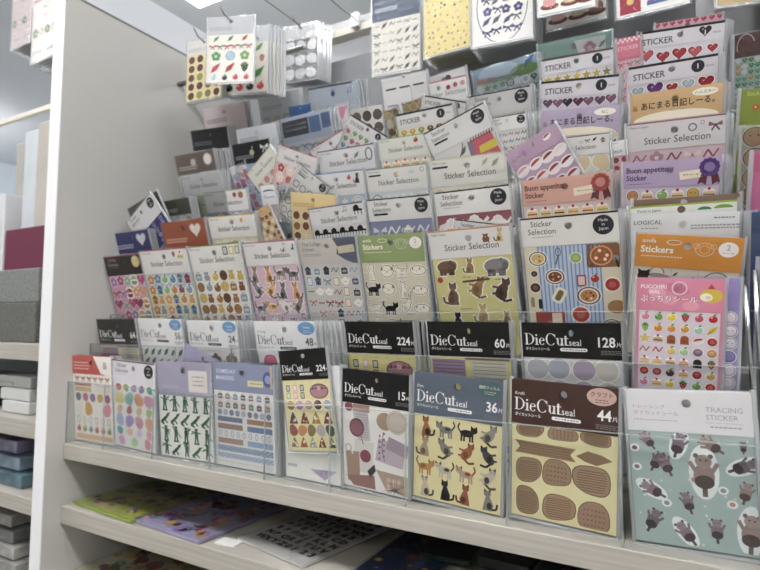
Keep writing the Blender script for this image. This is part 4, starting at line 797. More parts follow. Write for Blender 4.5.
P(6, (487, 119), (527, 112), .34, 'e0e0df', 'dcdbd8', h_sel2(), s_grid(m_squig, ['26262a', '8a2f35'], 6, 3), 'white pack with a black disc beside the tilted fringe pack', 'the white pack beside the tilted one', n=4, dx=.004, pitch=.004)
P(6, (541, 111), (621, 104), .33, 'bcaecb', 'ddd2c0', h_animal('f6efdf', 'a58a9a', 'ねこ'), s_grid(m_cat, ['6a6058', '8a8078', '4a443f'], 3, 3, pose=True), 'lilac Japanese diary pack with a round white speech bubble', 'the lilac diary pack', n=3, dx=.002)
P(6, (630, 95), (724, 82), .33, 'd6b07c', 'e2d4b8', h_animal('f6efdf', 'b5803f', 'ハムスター'), s_grid(m_beast, ['8a7a6a', 'b59a7a'], 3, 3), 'tan Japanese diary pack with a round white speech bubble', 'the tan diary pack', n=3, dx=.002)
P(6, (229, 168), (246, 160), .3, 'dcdce0', 'b9c9d9', None, s_grid(m_dot, ['c9708a', 'b5b5d0'], 3, 4), 'pale pack glimpsed behind the light blue faces pack', 'the pale pack', n=1, H=.1)
# ---- row seven
P(7, (191, 131), (228, 126), .38, '34343a', 'c9c9dc', h_lines('77777f'), s_grid(m_dot, ['a5a5b5', 'c9c0d0'], 4, 5), 'charcoal-topped pack high at the left, below the pink-topped one', 'the charcoal-topped pack', n=3, dx=.003)
P(6, (232, 145), (270, 138), .40, '1e1e20', '86b0d6', h_lines('8a8a8c', icons=[(m_dot, 0, -.2, .14, 'b9b09a'), (m_bow, .32, -.14, .22, 'e0e0e0')]), s_grid(m_mix(m_cone, m_line), ['d0506f', '5f9ad0', 'e0a0b5', 'c9dce9'], 3, 3, fill=1.1), 'black-topped pack on sky blue with a pale bow mark', 'the sky blue pack', n=1)
P(7, (236, 130), (277, 122), .3, 'dfe3ea', 'dce1ea', h_lines('a5a9b5'), None, 'plain pale blue-white pack above the sky blue one', 'the plain blue-white pack', n=2, dx=.003)
P(7, (280, 120), (330, 108), .38, 'ccd8ea', 'e6e8ec', lambda A, hh: (A.rect(-.2, -.17, .5, .24, '3d4452'), tiny(A, -.2, -.12, .4, 'b9c0cc', .03, 2, .07), A.rect(.17, -.17, .2, .24, '5c86c4'), A.rect(.38, -.15, .16, .22, '4a74b8')), s_grid(m_bow, ['c06a80', '8aa5c9', 'a0b59a'], 6, 5), 'slate-labelled pack with pale blue side, left of the pink triangle pack', 'the slate-labelled pack', n=2, dx=.004, shiny=True)
P(7, (270, 143), (345, 129), .3, 'dad9db', 'cfc9cf', h_sel('44444a', mid=0), s_grid(m_arch, ['7a5a6a', 'b5b0c0'], 4, 4), 'long grey-white pack with a dark top edge lying behind the fallen cream pack', 'the long grey-white pack', n=0, off=-.003, H=.12)
P(7, (310, 150), (349, 126), .3, 'd9d8d8', 'd0cccc', h_sel('c23a4a'), s_grid(m_heart, ['5a8a6a', 'b05a6a'], 4, 4), 'white pack with a red top edge rising to the right', 'the rising red-edged pack', n=0, off=.003, H=.10)
P(7, (351, 114), (389, 137), .215, 'd9d9db', 'd6d3d6', h_stk(), s_grid(m_gem, ['3f8a9a', '3a6ab0', 'c0507a', 'b04a5a', '6a9a4a'], 6, 5), 'white STICKER pack sloping down to the right with coloured gems', 'the sloping gem pack', n=0, off=.004, H=.11)
P(7, (396, 115), (453, 103), .215, 'dadad8', 'd9d6c9', h_stk(), s_grid(m_gem, ['c9a02f', 'a8702a', '8a9a3a', '6a4a2a'], 6, 9, jit=0), 'white STICKER pack of yellow and brown gems in a level row', 'the yellow gem pack', n=2, dx=.003)
P(7, (468, 97), (531, 85), .34, 'c3c3c2', 'bdbcbb', h_sel2(), s_grid(m_squig, ['2a2a2e'], 5, 3), 'grey pack with a black disc, above the tilted fringe pack', 'the grey pack with the black disc', n=2, dx=.002)
P(7, (424, 95), (468, 102), .215, 'cfcfcd', 'c9c9c8', h_stk(), s_grid(m_face, ['a0a04a', '8a8a8a'], 5, 4), 'light grey STICKER pack sinking down to the right', 'the sinking grey pack', n=0, off=-.004, H=.115)
P(7, (541, 82), (620, 74), .215, 'd9d5de', 'd5cfdc', h_stk(), s_grid(m_heart, ['6a2f5a', '8a5a7a', '3f2a4a', '6a4a6a', '7a3a6a'], 7, 10, fill=.9), 'lilac-white STICKER pack of small purple hearts', 'the small purple hearts', n=3)
P(7, (628, 68), (719, 53), .215, 'd4d1da', 'd2ccd6', h_stk(), s_grid(lambda A, x, y, s, c: m_heart(A, x, y, s*random.uniform(.65, 1.0), c), ['9ab5c9', '6a2f7a', 'a8222f', 'a9bccc', 'a8222f'], 5, 8, fill=1.0, rnd=False), 'lilac-white STICKER pack of red, violet and silver hearts', 'the red and violet hearts', n=3, dx=.002)
# ---- row eight
P(8, (203, 109), (245, 101), .34, 'dccfd4', 'dcd5d9', h_lines('a5949c', edge=None), s_grid(m_bow, ['b5a5b0', 'c9a0b0'], 4, 5), 'dusty pink-topped pack under the hanging round chocolates card', 'the dusty pink pack', n=2, dx=.002)
P(8, (258, 97), (300, 88), .34, 'e0e4e8', 'dce0e6', h_lines('b0b5bc'), s_grid(m_dot, ['d9d5b0', 'c9ccd4'], 4, 4), 'pale silvery pack in a shiny bag under the hanging silver ovals', 'the pale silvery pack', n=2, shiny=True)
P(8, (289, 107), (312, 103), .35, '3f6aa8', '9ab5d9', None, None, 'small deep blue topped pack behind the slate-labelled pack', 'the small deep blue pack', n=0, off=.004, H=.07)
P(8, (308, 89), (358, 80), .30, 'dde6f2', 'dfe7f2', lambda A, hh: (A.rect(-.05, -.012, .85, .028, '3a4a6a'), A.ell(0, -.14, .04, col='4a5aa0'), m_note(A, .3, -.12, .12, '7a90c9')), s_grid(m_ring, ['8a9ac9', '6a70b5', 'e9eef6'], 4, 4), 'pale blue pack with a dark blue edge in a shiny crinkled bag', 'the pale blue crinkled pack', n=2, shiny=True, dx=.006)
P(8, (334, 106), (348, 103), .9, 'e4dcdf', 'dcd6d6', lambda A, hh: A.poly([(-.42, -.12), (.42, -.12), (0, -.85)], 'd98fa5'), None, 'narrow white pack with a pink triangle', 'the pink triangle pack', n=0, off=.004, H=.06)
P(8, (350, 110), (383, 104), .05, 'dedcd8', 'd9d6d2', None, s_grid(m_dot, ['5a4f4a', '6a5f58'], 3, 4, fill=.95, jit=0), 'white pack of big dark brown discs', 'the dark brown disc pack', n=1, off=.004)
P(8, (381, 80), (427, 70), .05, 'dfdfe0', 'dcdcdd', None, s_rows([(1, m_line, ['3a3a3f'], 3, 0), (1, m_line, ['8a94b5'], 3, 0), (2, m_face, ['d9b5b0', 'dcdce0'], 3, 0), (3, m_line, ['c9a98f'], 3, 0)]), 'white pack split in three columns under black bars', 'the three-column pack', n=2, off=.006)
P(8, (383, 112), (399, 106), .05, 'b59a55', 'b0954f', None, s_grid(m_blob, ['8a6a2a', 'd9c07a', 'f0e6c9'], 2, 4), 'gold foil pack squeezed under the three-column pack', 'the gold foil pack', n=0, off=.012, H=.06, shiny=True)
P(8, (402, 104), (424, 97), .05, 'a08048', 'a08048', None, s_grid(m_blob, ['6a4a22', 'c9a85a', 'efe6d0'], 3, 4), 'brown and gold glitter pack beside the gold foil one', 'the glitter pack', n=0, off=.012, H=.07, shiny=True)
P(8, (411, 87), (467, 75), .34, 'dcdcdc', 'd4d3d3', h_sel('c23a5a', [(m_face, .16, -.12, .09, 'b02a3a'), (m_face, .28, -.10, .09, 'c0606a'), (m_face, .40, -.09, .09, 'd9a0a0')], col='5a7a7a', mid=.1), s_grid(m_berry, ['a54a55', '6a8a70'], 5, 4), 'red-edged white pack with three red faces', 'the three red faces pack', n=1, off=.005)
P(8, (420, 80), (466, 66), .3, 'c6c8c9', 'c9c9c9', lambda A, hh: m_face(A, .1, -.12, .16, '55565a'), None, 'grey pack behind the three red faces pack, below the hanging yellow card', 'the grey pack', n=1, off=-.004)
P(8, (472, 72), (537, 53), .22, '9cc0da', 'b9cbd0', lambda A, hh: (A.ell(-.1, -.1, .3, .12, 'c9dff0'), A.ell(.28, -.16, .2, .08, '6fa84a'), A.ell(-.3, -.18, .16, .04, 'd9a08a'), A.ell(0, -.2, .3, .03, '8ab56a'), m_leaf(A, .36, -.07, .2, '4a80c9')), s_grid(m_mix(m_gem, m_star, m_ring), ['e0e4ea', '8a7aa5', '6aa58a', 'f2f4f6', '55606a'], 8, 9, fill=1.1), 'blue and green landscape pack full of silver glitter in a shiny bag', 'the blue-green glitter pack', n=3, shiny=True, smat=paper('b0c4c8', .25), dx=.002)
P(8, (541, 60), (614, 47), .215, 'd9d7dd', 'd4d0d6', h_stk(edge='5a5850'), s_grid(m_star, ['c9b53f', 'b5a04a', '8a8458', 'd9c96a'], 7, 10, jit=0, fill=.95), 'lilac-white STICKER pack of yellow stars', 'the yellow star pack', n=2)
P(8, (538, 45), (612, 30), .34, '8fb8ae', 'a9c9c0', lambda A, hh: (A.text('STICKER', -.42, -.26, .09, '4a6f6a'), A.poly([(.0, -.04), (.4, -.04), (.4, -.3), (.1, -.34)], 'dcdcdc', 1), m_flower(A, .2, -.16, .2, 'd98fae'), m_leaf(A, .36, -.14, .12, '4a8a6a')), None, 'sea green pack with a pink blossom in a crinkled bag', 'the sea green blossom pack', n=1, off=-.008, shiny=True)
P(8, (615, 40), (642, 34), .8, 'd9788f', 'd9b0ba', lambda A, hh: ([A.rect(-.44+.08*k, -.06-.08*(k % 2), .08, .08, 'f0dfe4') for k in range(12)], A.text('STICKER', -.4, -.45, .2, 'f0dfe4')), s_grid(m_bow, ['8a8a90', 'c9708a'], 3, 5), 'narrow rose pink pack with a checkered top', 'the rose pink checkered pack', n=1, off=.002)
P(8, (638, 33), (726, 20), .20, 'd9d7de', 'd6d2dc', h_stk(circ='3a3038', heart=True), s_grid(lambda A, x, y, s, c: m_heart(A, x, y+random.uniform(-.03, .03), s*random.uniform(.55, 1.0), c), ['b5343f', 'c25560', 'b9a5c0', 'b5343f'], 5, 7, fill=.85), 'white STICKER pack of large red hearts at the top of the right column', 'the large red hearts', n=3, dx=.002)
P(8, (655, 24), (723, 13), .2, 'c9a0ac', 'd9c5ca', lambda A, hh: [m_heart(A, -.44+.11*k, -.04, .1, 'b0405a', halo=False) for k in range(9)], None, 'pink patterned pack peeping over the large red hearts', 'the pink patterned pack', n=0, off=-.014)
# ---- the next column at the right edge of the photograph
def edge_band(c): return lambda A, hh: A.ring(-.30, -.20, .13, .018, c, 20, 200, ry=.2)
P(8, (733, 36), (806, 22), .36, '64211f', 'b5c9bc', edge_band('c9a8a2'), s_grid(m_gem, ['3fa06a', 'e6eef0', 'd9a050', '4fb59a', 'f0f4f4'], 10, 9, fill=1.1), 'maroon-topped pack of green glitter stickers at the right edge', 'the maroon glitter pack', n=3, shiny=True, dx=-.001)
P(6, (740, 90), (815, 83), .9, '8a9a3a', '8a9a3a', lambda A, hh: (A.text('Sticker', -.38, -.1, .09, 'cfd68f'), m_flower(A, -.25, -.28, .12, 'c9602f')), None, 'olive green pack with an orange flower at the right edge', 'the olive green pack', n=2)
P(5, (740, 127), (820, 118), .02, 'c9d3a9', 'c3cf9c', None, s_grid(m_face, ['d9b98a', 'c9a070'], 3, 4, fill=1.1), 'pale green pack of round-faced bears at the right edge', 'the pale green bear pack', n=2, shiny=True)
P(4, (752, 152), (830, 147), .3, 'c9648f', 'd070a0', None, None, 'bright pink pack at the right edge', 'the bright pink pack', n=2)
P(3, (749, 212), (835, 207), .3, '2f569c', '3a62a8', None, None, 'royal blue pack at the right edge', 'the royal blue pack', n=4, dx=-.0015, shiny=True)
P(3, (758, 258), (850, 256), .3, '6a6c70', '77797c', None, None, 'grey pack in front of the royal blue one at the right edge', 'the grey pack at the edge', n=1, off=.010)

# ---- packs hanging from the hooks, upright
def HG(Y): return (Y, 0, 0.0, -1)
def hang(Y, bl, br, H, *a, n=3, **k):
    k['yaw'] = True; d = P(HG(Y), bl, br, *a, n=n, H=H, bottom=True, pitch=k.pop('pitch', .0034), **k)
    w = max(v.co.x for ch in d.children if ch.name.startswith('clear_bag') for v in ch.data.vertices)*2
    hh = a[0]; hz = H-.003-min(.105, hh*.42)*w
    pt = d.matrix_world@Vector((0, 0, hz+HOLE*w*.55)); return pt, n
HK = []
HK.append(hang(.64, (186, 104), (222, 97), .112, .32, 'd3d3cf', 'e0d28e', h_lines('b5b5b0'), s_grid(m_dot, ['6a4438', '7a5040', 'a8503a', '8a7a4a', '9a9a4a'], 4, 5, jit=0, fill=.9), 'cream card of round chocolate stickers hanging next to the side panel', 'the hanging chocolates card', n=2))
HK.append(hang(.60, (206, 85), (254, 83), .113, .36, 'bfc2c8', 'e6e4dc', h_lines('a5a8ae', edge=None), s_rows([(1, m_leaf, ['6a9a5a', '5a8a60', 'c9503f'], 3, 0), (1.1, m_bow, ['c2606a', '6a8a5a', 'b54a4f'], 6, 0), (1.5, m_mix(m_dot, m_flower), ['5a9a5a', 'a9c4d6', '7aa55a'], 3, 0), (1.6, m_mix(m_berry, m_leaf), ['c9404a', 'c2454a', '2f2f33'], 3, 0), (1, m_fruit, ['a9c4d6', '2f2f33', 'c9404a', 'c9404a'], 4, 0)]), 'white card of strawberries and leaves hanging in front, nearest of the hanging ones', 'the nearest hanging strawberry card', n=0))
HK.append(hang(.66, (222, 97), (268, 93), .12, .3, 'c0c3ca', 'dedbd3', h_lines('a5a8ae'), s_rows([(1, m_leaf, ['6a9a5a', 'c9503f'], 3, 0), (1.1, m_berry, ['c2606a', '6a8a5a'], 5, 0), (1.5, m_leaf, ['5a9a5a', '2f2f33'], 3, 0), (1, m_fruit, ['2f2f33', 'c9404a'], 4, 0)]), 'second strawberry card hanging behind the nearest one', 'the second hanging strawberry card', n=5, dx=.0030, pitch=.005))
HK.append(hang(.80, (283, 84), (318, 79), .115, .38, 'dcdcdc', '77787a', None, s_grid(m_blob, ['e4e4e4', 'eeeeec', 'd0d2d4'], 3, 3, fill=.78), 'silvery card of white oval shapes in a glittering bag hanging from the rail', 'the hanging silver ovals', n=5, shiny=True, dx=.002, pitch=.005))
HK.append(hang(.80, (372, 78), (421, 69), .157, .60, '5c6a80', 'dcdad2', h_lines('c9cfdc', title='Sticker', tcol='d0d6e0'), s_grid(m_mix(m_leaf, m_squig, m_bow, m_line), ['6a6a66', '8a8a80', '55555a', 'a5a08a'], 6, 6, fill=.9), 'slate-topped hanging card of small grey sketches', 'the hanging grey sketch card', n=1))
HK.append(hang(.79, (424, 60), (471, 47), .15, .2, 'e0d28e', 'e2d28c', None, s_grid(m_mix(m_star, m_dot, m_leaf), ['6a5a3f', 'a58a5a', '8a5a5a', 'c9b06a'], 7, 9, fill=.42, jit=.3), 'yellow card speckled with tiny motifs hanging from the rail', 'the hanging yellow card', n=8, pitch=.006))
HK.append(hang(.77, (472, 50), (534, 38), .15, .2, 'e4e4e2', 'e6e6e4', None, lambda A, t, b: (A.ring(0, (t+b)/2-.05, .40, .014, '5a6484', ry=.62, n=28), grid(A, -.32, .32, t-.35, b+.12, 4, 5, m_mix(m_flower, m_bow, m_leaf, m_bow), ['4a4a78', '5f5f8a', '6a6a80'], .1, 1.0)), 'white card with a wavy navy frame of flowers and bows hanging from the rail', 'the hanging navy frame card', n=8, pitch=.006))
HK.append(hang(.76, (538, 18), (596, 6), .15, .2, 'e6e5e1', 'e9e8e4', None, lambda A, t, b: [(A.ell(x, b+.12+.5*r, .16, .06, '7a3f35'), A.rrect(x, b+.2+.5*r, .22, .16, ['dc9a9a', 'cdbb95', '9a5a50'][k], .4, up=2), A.ell(x, b+.27+.5*r, .09, .03, ['e9c9a5', 'e0d6b5', 'b5786a'][k], up=3)) for r in range(2) for k, x in enumerate((-.28, .06, .32))], 'white card of cakes on brown plates hanging at the top edge', 'the front hanging cake card', n=1))
HK.append(hang(.82, (546, 33), (607, 18), .16, .2, 'cfcecb', 'cfcdc9', None, lambda A, t, b: [(A.ell(x, b+.12, .16, .06, '5f4038'), A.rrect(x, b+.2, .22, .16, ['c79a90', 'b5a585', '8a5a50'][k], .4, up=2), A.ell(x, b+.27, .09, .03, ['dcc0a0', 'd0c6a5', 'a5786a'][k], up=3)) for k, x in enumerate((-.28, .04, .32))], 'grey-white cake card hanging behind and below the front cake card', 'the rear hanging cake card', n=1))
HK.append(hang(.80, (616, 21), (690, 3), .15, .2, 'e2e2e2', 'e6e4e2', None, lambda A, t, b: (A.rect(-.28, b+.18, .28, .34, 'a82f42'), A.ell(-.28, b+.2, .05, col='d9b56a', up=2), A.rect(.08, b+.19, .26, .16, 'd95a8f'), A.rect(.08, b+.11, .28, .06, '4a6ab0', up=2), A.rect(.38, b+.16, .16, .18, 'd9b03a'), A.ell(.38, b+.16, .05, col='8a5a30', up=2)), 'white card with red, pink and yellow pictures hanging at the top right', 'the hanging red passport card', n=2))
HK.append(hang(.78, (716, 9), (790, -2), .15, .2, 'b59a6a', 'bfa878', None, None, 'tan card whose lower edge shows at the top right corner', 'the hanging tan card', n=2))

# ================================================================ the shelving
XW = -.885; ZS = -.195; Z2 = -.2925; YB = .88; XR = .62
unit = empty('display_shelving', (0, 0, 0)); unit.location = (XW, .5, 0)
tag(unit, 'white wood-grain shop shelving with cream side panel, holding the tiers of sticker packs', 'shelving')
def W(*p): return (p[0]-XW, p[1]-.5, p[2]+ZC)
def part(name, a, b, mat, parent=unit, bevel=0, base=unit): return box(name, W(*a), W(*b), mat, parent, bevel)
part('side_panel', (XW-.029, .506, -1.24), (XW, YB+.03, .545), PANELM)
part('edge_band', (XW-.029, .5045, -1.24), (XW, .506, .9), EDGEW)
part('upper_side_panel', (XW-.024, .512, .5485), (XW-.004, .875, .62), plain('pale_blue_panel', 'dfe4ec', .3))
part('seam_strip', (XW-.027, .508, .545), (XW+.0005, .88, .5485), plain('seam_grey', '77797b', .5))
part('back_panel', (XW, YB, -1.24), (XR, YB+.02, .52), GREYM)
sb = part('shelf_board', (XW+.0005, .533, ZS-.024), (XR, YB-.001, ZS), WHITEWOOD, bevel=.0012)
part('shelf_board', (XW+.0005, .533, Z2-.028), (XR, YB-.001, Z2), WHITEWOOD, bevel=.0012)
part('shelf_board', (XW+.0005, .533, -.43), (XR, YB-.001, -.405), WHITEWOOD, bevel=.0012)
part('base_plinth', (XW+.0005, .55, -1.24), (XR, YB-.001, -1.15), WHITEWOOD)
part('top_rail', (XW, YB-.028, .552), (XR, YB-.004, .566), CREAMR); part('top_rail', (XW, YB-.02, .5665), (XR, YB-.006, .585), plain('rail_grey', 'a9abac', .35, metal=.4))
TW = plain('tier_white', 'b5b5b2', .4)
for r in range(2, 9):
    Y, z, T, g = ROWS[r]; yb = Y+T*(z-g)
    part('tier_board', (XW+.0005, yb-.030, g-.0045), (.046, yb+.012, g-.0005), WHITEWOOD if r == 2 else TW)
    part('tier_board', (.0605, yb-.030, g-.0045), (.30, yb+.012, g-.0005), TW)
# far-side uprights beside the right hand gap
for r_ in (((745, 285), (749, 345), (757, 425)), ((755, 270), (758, 330), (766, 420))):
    q_ = [at_y(p[0], p[1], .59) for p in r_]; tube('upright_rod', [W(*(q_[2]+(q_[2]-q_[1])*.9))]+[W(*q) for q in q_[::-1]], .0022, CHROME, unit)
part('dark_upright', (.095, .868, -.19), (.125, .879, .5), DARKM); part('dark_upright', (.02, .868, .40), (.045, .879, .52), plain('mid_grey_metal', '8a8c90', .4, metal=.5))
for o in unit.children_recursive: pass
# ---- the hooks of the rail
def hook(pts, label, r=.0017):
    o = tube('display_hook', [(p[0], p[1], p[2]+ZC) for p in pts], r*.7, DARKWIRE)
    me = o.data; b = Vector((pts[0][0], pts[0][1], pts[0][2]+ZC))
    for v in me.vertices: v.co -= b
    o.location = b; tag(o, label, 'hook', 'wire display hooks'); return o
names = ['the hanging chocolates card', 'the nearest strawberry card', 'the second strawberry card', 'the silver ovals', 'the grey sketch card', 'the yellow card', 'the navy frame card', 'the front cake card', 'the rear cake card', 'the passport card', 'the tan card']
tube('cross_bar', [W(XW+.001, .735, HK[0][0].z-ZC), W(-.57, .735, HK[0][0].z-ZC)], .003, CHROME, unit); tube('cross_bar', [W(XW+.001, .742, HK[1][0].z-ZC), W(-.57, .742, HK[1][0].z-ZC)], .003, CHROME, unit)
for i_, ((pt, n), nm) in enumerate(zip(HK, names)):
    x, y, z = pt.x, pt.y, pt.z-ZC; yb_ = YB-.001 if i_ > 2 else .740
    hook([(x, yb_, z+.001), (x, (yb_+y)/2, z+.0005), (x, y-.004, z), (x-.001, y-.016, z+.004), (x-.004, y-.022, z+.016)], 'grey wire hook carrying '+nm)
pa = at_y(172, 15, .64); pb = at_y(201, 36, .70)
for x, nm in ((-.632, 'over the silver ovals'), (-.532, 'further right')):
    hook([(x, YB-.030, .572), (x, .8, .567), (x, .55, .560), (x, .54, .570)], 'long empty wire hook reaching forward from the rail '+nm, .0016)
    k_ = box('rail_clip', (x-.008, YB-.040, .556+ZC), (x+.008, YB-.0285, .582+ZC), CHROME); 
    k_.location = (0, 0, 0); tag(k_, 'metal clip on the top rail at the long hook '+nm, 'clip', 'rail clips')

# ---- acrylic pocket trays
XC = [-.884, -.789, -.676, -.562, -.467, -.369, -.2705, -.160, -.0575, .047]
lipz = {1: -.0975, 2: -.0372, 3: .0125}
def quadprism(name, prof, x0, x1, mat, parent):
    n = len(prof); V = [(x0-XW, y-.5, z+ZC) for y, z in prof]+[(x1-XW, y-.5, z+ZC) for y, z in prof]
    Fc = [tuple(range(n))[::-1], tuple(range(n, 2*n))]+[(k, (k+1) % n, n+(k+1) % n, n+k) for k in range(n)]
    me = bpy.data.meshes.new(name); me.from_pydata(V, [], Fc); me.update(); me.materials.append(mat); return link(name, me, parent)
for r in (1, 2, 3, 4, 5, 6, 7, 8):
    Y, z, T, g = ROWS[r]; zt = lipz.get(r, g+.05); yp = Y+T*(z-zt); yg = Y+T*(z-g)
    yl = min(yp-.0075, yg-.014) if r > 1 else .5385; yl = yp-.0095 if r > 1 else .5355
    t = empty('acrylic_tray', (XW, .5, 0)); nm = ['', 'lowest pockets, on the upper shelf board', 'second pockets from the bottom', 'third pockets from the bottom, under the animal packs', 'fourth pockets from the bottom', 'fifth pockets from the bottom', 'sixth pockets from the bottom', 'seventh pockets from the bottom', 'topmost pockets'][r]
    tag(t, 'clear acrylic tray forming the '+nm, 'display tray', 'acrylic trays')
    lp = quadprism('front_lip', [(yl, g+.0003), (yl+.0018, g+.0003), (yl+.0018, zt), (yl, zt)], XW+.001, .075, ACR, t)
    quadprism('lip_edge', [(yl, zt+.0001), (yl+.0018, zt+.0001), (yl+.0018, zt+.0012), (yl, zt+.0012)], XW+.001, .075, ACE, lp)  # pale strip standing in for the bright line along the lip
    if r <= 4:
        for k, x in enumerate(XC):
            dv = quadprism('divider', [(yl+.002, g+.0003), (yl+.033, g+.0003), (yl+.033, zt+.004), (yl+.002, zt)], x-.0008, x+.0008, ACR, t)
            quadprism('divider_edge', [(yl+.0004, g+.0003), (yl+.0018, g+.0003), (yl+.0018, zt), (yl+.0004, zt)], x-.0009, x+.0009, ACE, dv)  # pale strip painted as the bright front edge of the plate

# ---- goods lying on the two lower shelves
def flat(pts, z, th, fn, mat, label, short, name='sticker_sheet', thick=None, cat='sticker sheet', rot=None, aw=None, ah=None, group=None, loose=0):
    """a printed sheet lying flat: front-left pixel, front-right pixel, length going back, all at height z"""
    a = Vector(at_z(*pts[0], z)); b = Vector(at_z(*pts[1], z)); L = pts[2]; w = (b-a).length; ang = math.atan2(b.y-a.y, b.x-a.x)
    o = link(name, boxes_mesh(name, [((0, 0, 0), (w, L, th))], mat)); o.location = (a.x, a.y, z-th+ZC+.0003); o.rotation_euler = (0, 0, ang)
    if fn:
        A = Art(w); fn(A, L/w); V, Fc, C = [], [], []
        for q, c, up in A.P:
            i = len(V); q = [(max(-.48, min(.48, x)), max(.02, min(L/w-.02, y))) for x, y in q]
            V += [((x+.5)*w, y*w, th+.0001*up) for x, y in q]; Fc.append(tuple(range(i, i+len(q)))); C.append(c)
        me = bpy.data.meshes.new('sheet_pictures'); me.from_pydata(V, [], Fc); at = me.color_attributes.new('ink', 'FLOAT_COLOR', 'CORNER'); buf = []
        for f_, c in zip(Fc, C): buf += list(c)*len(f_)
        at.data.foreach_set('color', buf); me.update(); me.materials.append(INK); link('sheet_pictures', me, o)
    f = link('clear_sleeve', boxes_mesh('clear_sleeve', [((-.003, -.003, th+.0008), (w+.003, L+.003, th+.0012))], BAG), o)
    tag(o, label, cat, group or 'sheets lying on the lower shelves'); return o
def f_conf(cols, n=70, s=.10, fns=(m_blob, m_flower, m_face, m_star)):
    def f(A, L):
        for _ in range(n): random.choice(fns)(A, random.uniform(-.46, .46), random.uniform(.05, L-.05), random.uniform(.5, 1.2)*s, random.choice(cols))
    return f
def f_let(A, L):
    T = 'ABCDEFGHJKLMNPQRSTUVWXYZ0123456789'; k = 0; y = L-.14
    while y > .04:
        for c in range(8): A.text(T[k % len(T)], -.44+.115*c, y, .115, '101010', bold=.08); k += 1
        y -= .14
zf = Z2+.003
flat([(73, 501), (131, 521), .26], zf+.002, .004, f_conf(['8a4a8a', 'c9788a', '6a8a3a', 'b5a03a', '5a3a5a', '9a9a4a'], 190, .12), paper('94a544', .4), 'lime green sheet of purple flowers lying at the left of the shelf below the pockets', '')
flat([(134, 519), (199, 541), .27], zf+.002, .004, f_conf(['a0485a', 'd09a4a', '5a3a2a', '8a6ab0', 'e0a0b0', '6a8fb5'], 170, .14), paper('9c98bb', .4), 'lavender sheet with a big reddish brown picture beside the lime green one', '')
flat([(238, 538), (303, 566), .24], zf+.001, .003, f_let, paper('c4c4c2', .4), 'pale sheet of bold black letters lying under clear film on the lower shelf', '')
flat([(352, 572), (420, 590), .2], zf+.002, .004, f_conf(['b53a2f', '3a5ab0', 'c9a03a', '3a7a5a', '6a3a8a'], 70, .14), paper('1f2f5a', .4), 'dark blue sheet with bright red and yellow pictures at the front of the lower shelf', '')
flat([(420, 552), (470, 562), .2], zf+.010, .006, f_conf(['1a3a2c', '27503c', '14241c'], 30, .16), paper('23342c', .3), 'dark green bagged sheet towards the right of the lower shelf', '')
flat([(70, 572), (190, 606), .30], -.401, .004, f_conf(['a8502f', 'c9a03a', '4a7a4a', '7a5a3a', 'd9c08a', '8a3a3a'], 120, .12), paper('b5b58f', .4), 'colourful sheet crowded with small pictures on the lowest shelf at bottom left', '')
flat([(478, 556), (528, 568), .26], zf+.012, .010, None, paper('4a4b48', .35), 'dark grey bagged sheet pack lying right of the dark green one on the lower shelf', '')
flat([(534, 570), (600, 588), .26], zf+.010, .008, None, paper('565752', .35), 'grey-brown bagged sheet pack lying rightmost on the lower shelf', '')
lb = at_z(229, 543, Z2); tg = box('price_card', (-.016, -.010, 0), (.016, .010, .0015), plain('price_card_white', 'e4e4e4', .25)); tg.location = (lb[0], lb[1], Z2+ZC+.0003); tg.rotation_euler = (0, 0, .1)
tag(tg, 'small blank silver-white card lying left of the black letter sheet', 'card')
for px, py in ((131, 517), (207, 541), (289, 565), (406, 588), (536, 615)):
    q = at_y(px, py, .545); x = q[0]
    d = box('shelf_divider', (-.0008, 0, 0), (.0008, .26, .060), ACR); d.location = (x, .548, Z2+ZC+.0003)
    e = link('divider_edge', boxes_mesh('divider_edge', [((-.0009, -.0012, 0), (.0009, -.0001, .0600))], ACR), d)
    tag(d, 'clear upright divider plate on the lower shelf, between the flat sheets', 'divider', 'clear divider plates on the lower shelf')

# ================================================================ the neighbouring shelving to the left
nb = empty('display_shelving', (-1.2, .52, 0)); tag(nb, 'white shop shelving beyond the cream side panel at the left edge', 'shelving')
def npart(name, a, b, mat): 
    f = lambda p: (p[0]+1.2, p[1]-.52, p[2]+ZC); return box(name, f(a), f(b), mat, nb, .001)
X1, X0 = XW-.030, -1.9
for z1, z0 in ((-.0365, -.064), (-.161, -.189), (-.284, -.309), (-.43, -.455)): npart('shelf_board', (X0, .51, z0), (X1, .86, z1), WHITEWOOD)
npart('back_panel', (X0, .862, -1.24), (X1, .878, .10), GREYM); npart('base_plinth', (X0, .53, -1.24), (X1, .85, -1.15), WHITEWOOD)
npart('top_rail', (X0, .60, .42), (X1, .61, .43), CREAMR)
def nbox(name, px, pz, y0, dy, mat, label, cat, group=None, lid=None, bevel=.002):
    a = at_y(px[0], 300, y0)[0]; b = min(at_y(px[1], 300, y0)[0], X1-.002); o = box(name, (0, 0, 0), (b-a, dy, pz[1]-pz[0]), mat, None, bevel); o.location = (a, y0, pz[0]+ZC+.0008)
    tag(o, label, cat, group); return o
zb = -.0365
def zo(y, Y): return float(at_y(25, y, Y)[2])
gm = plain('grey_mesh', '7b7e7c', .6, var=.3, scale=220)
nbox('storage_basket', (-60, 36), (zb, zo(303, .53)), .53, .14, plain('basket_grey', '5f625c', .6, var=.25, scale=150), 'dark grey latticed basket on the top board of the neighbouring shelving', 'basket')
zm = zo(303, .53)+.001; zr = zo(269, .54)+.001; zp = zo(228, .56)+.001
nbox('storage_basket', (-60, 38), (zm, zr-.001), .54, .13, gm, 'grey-green mesh basket stacked on the darker grey basket', 'basket')
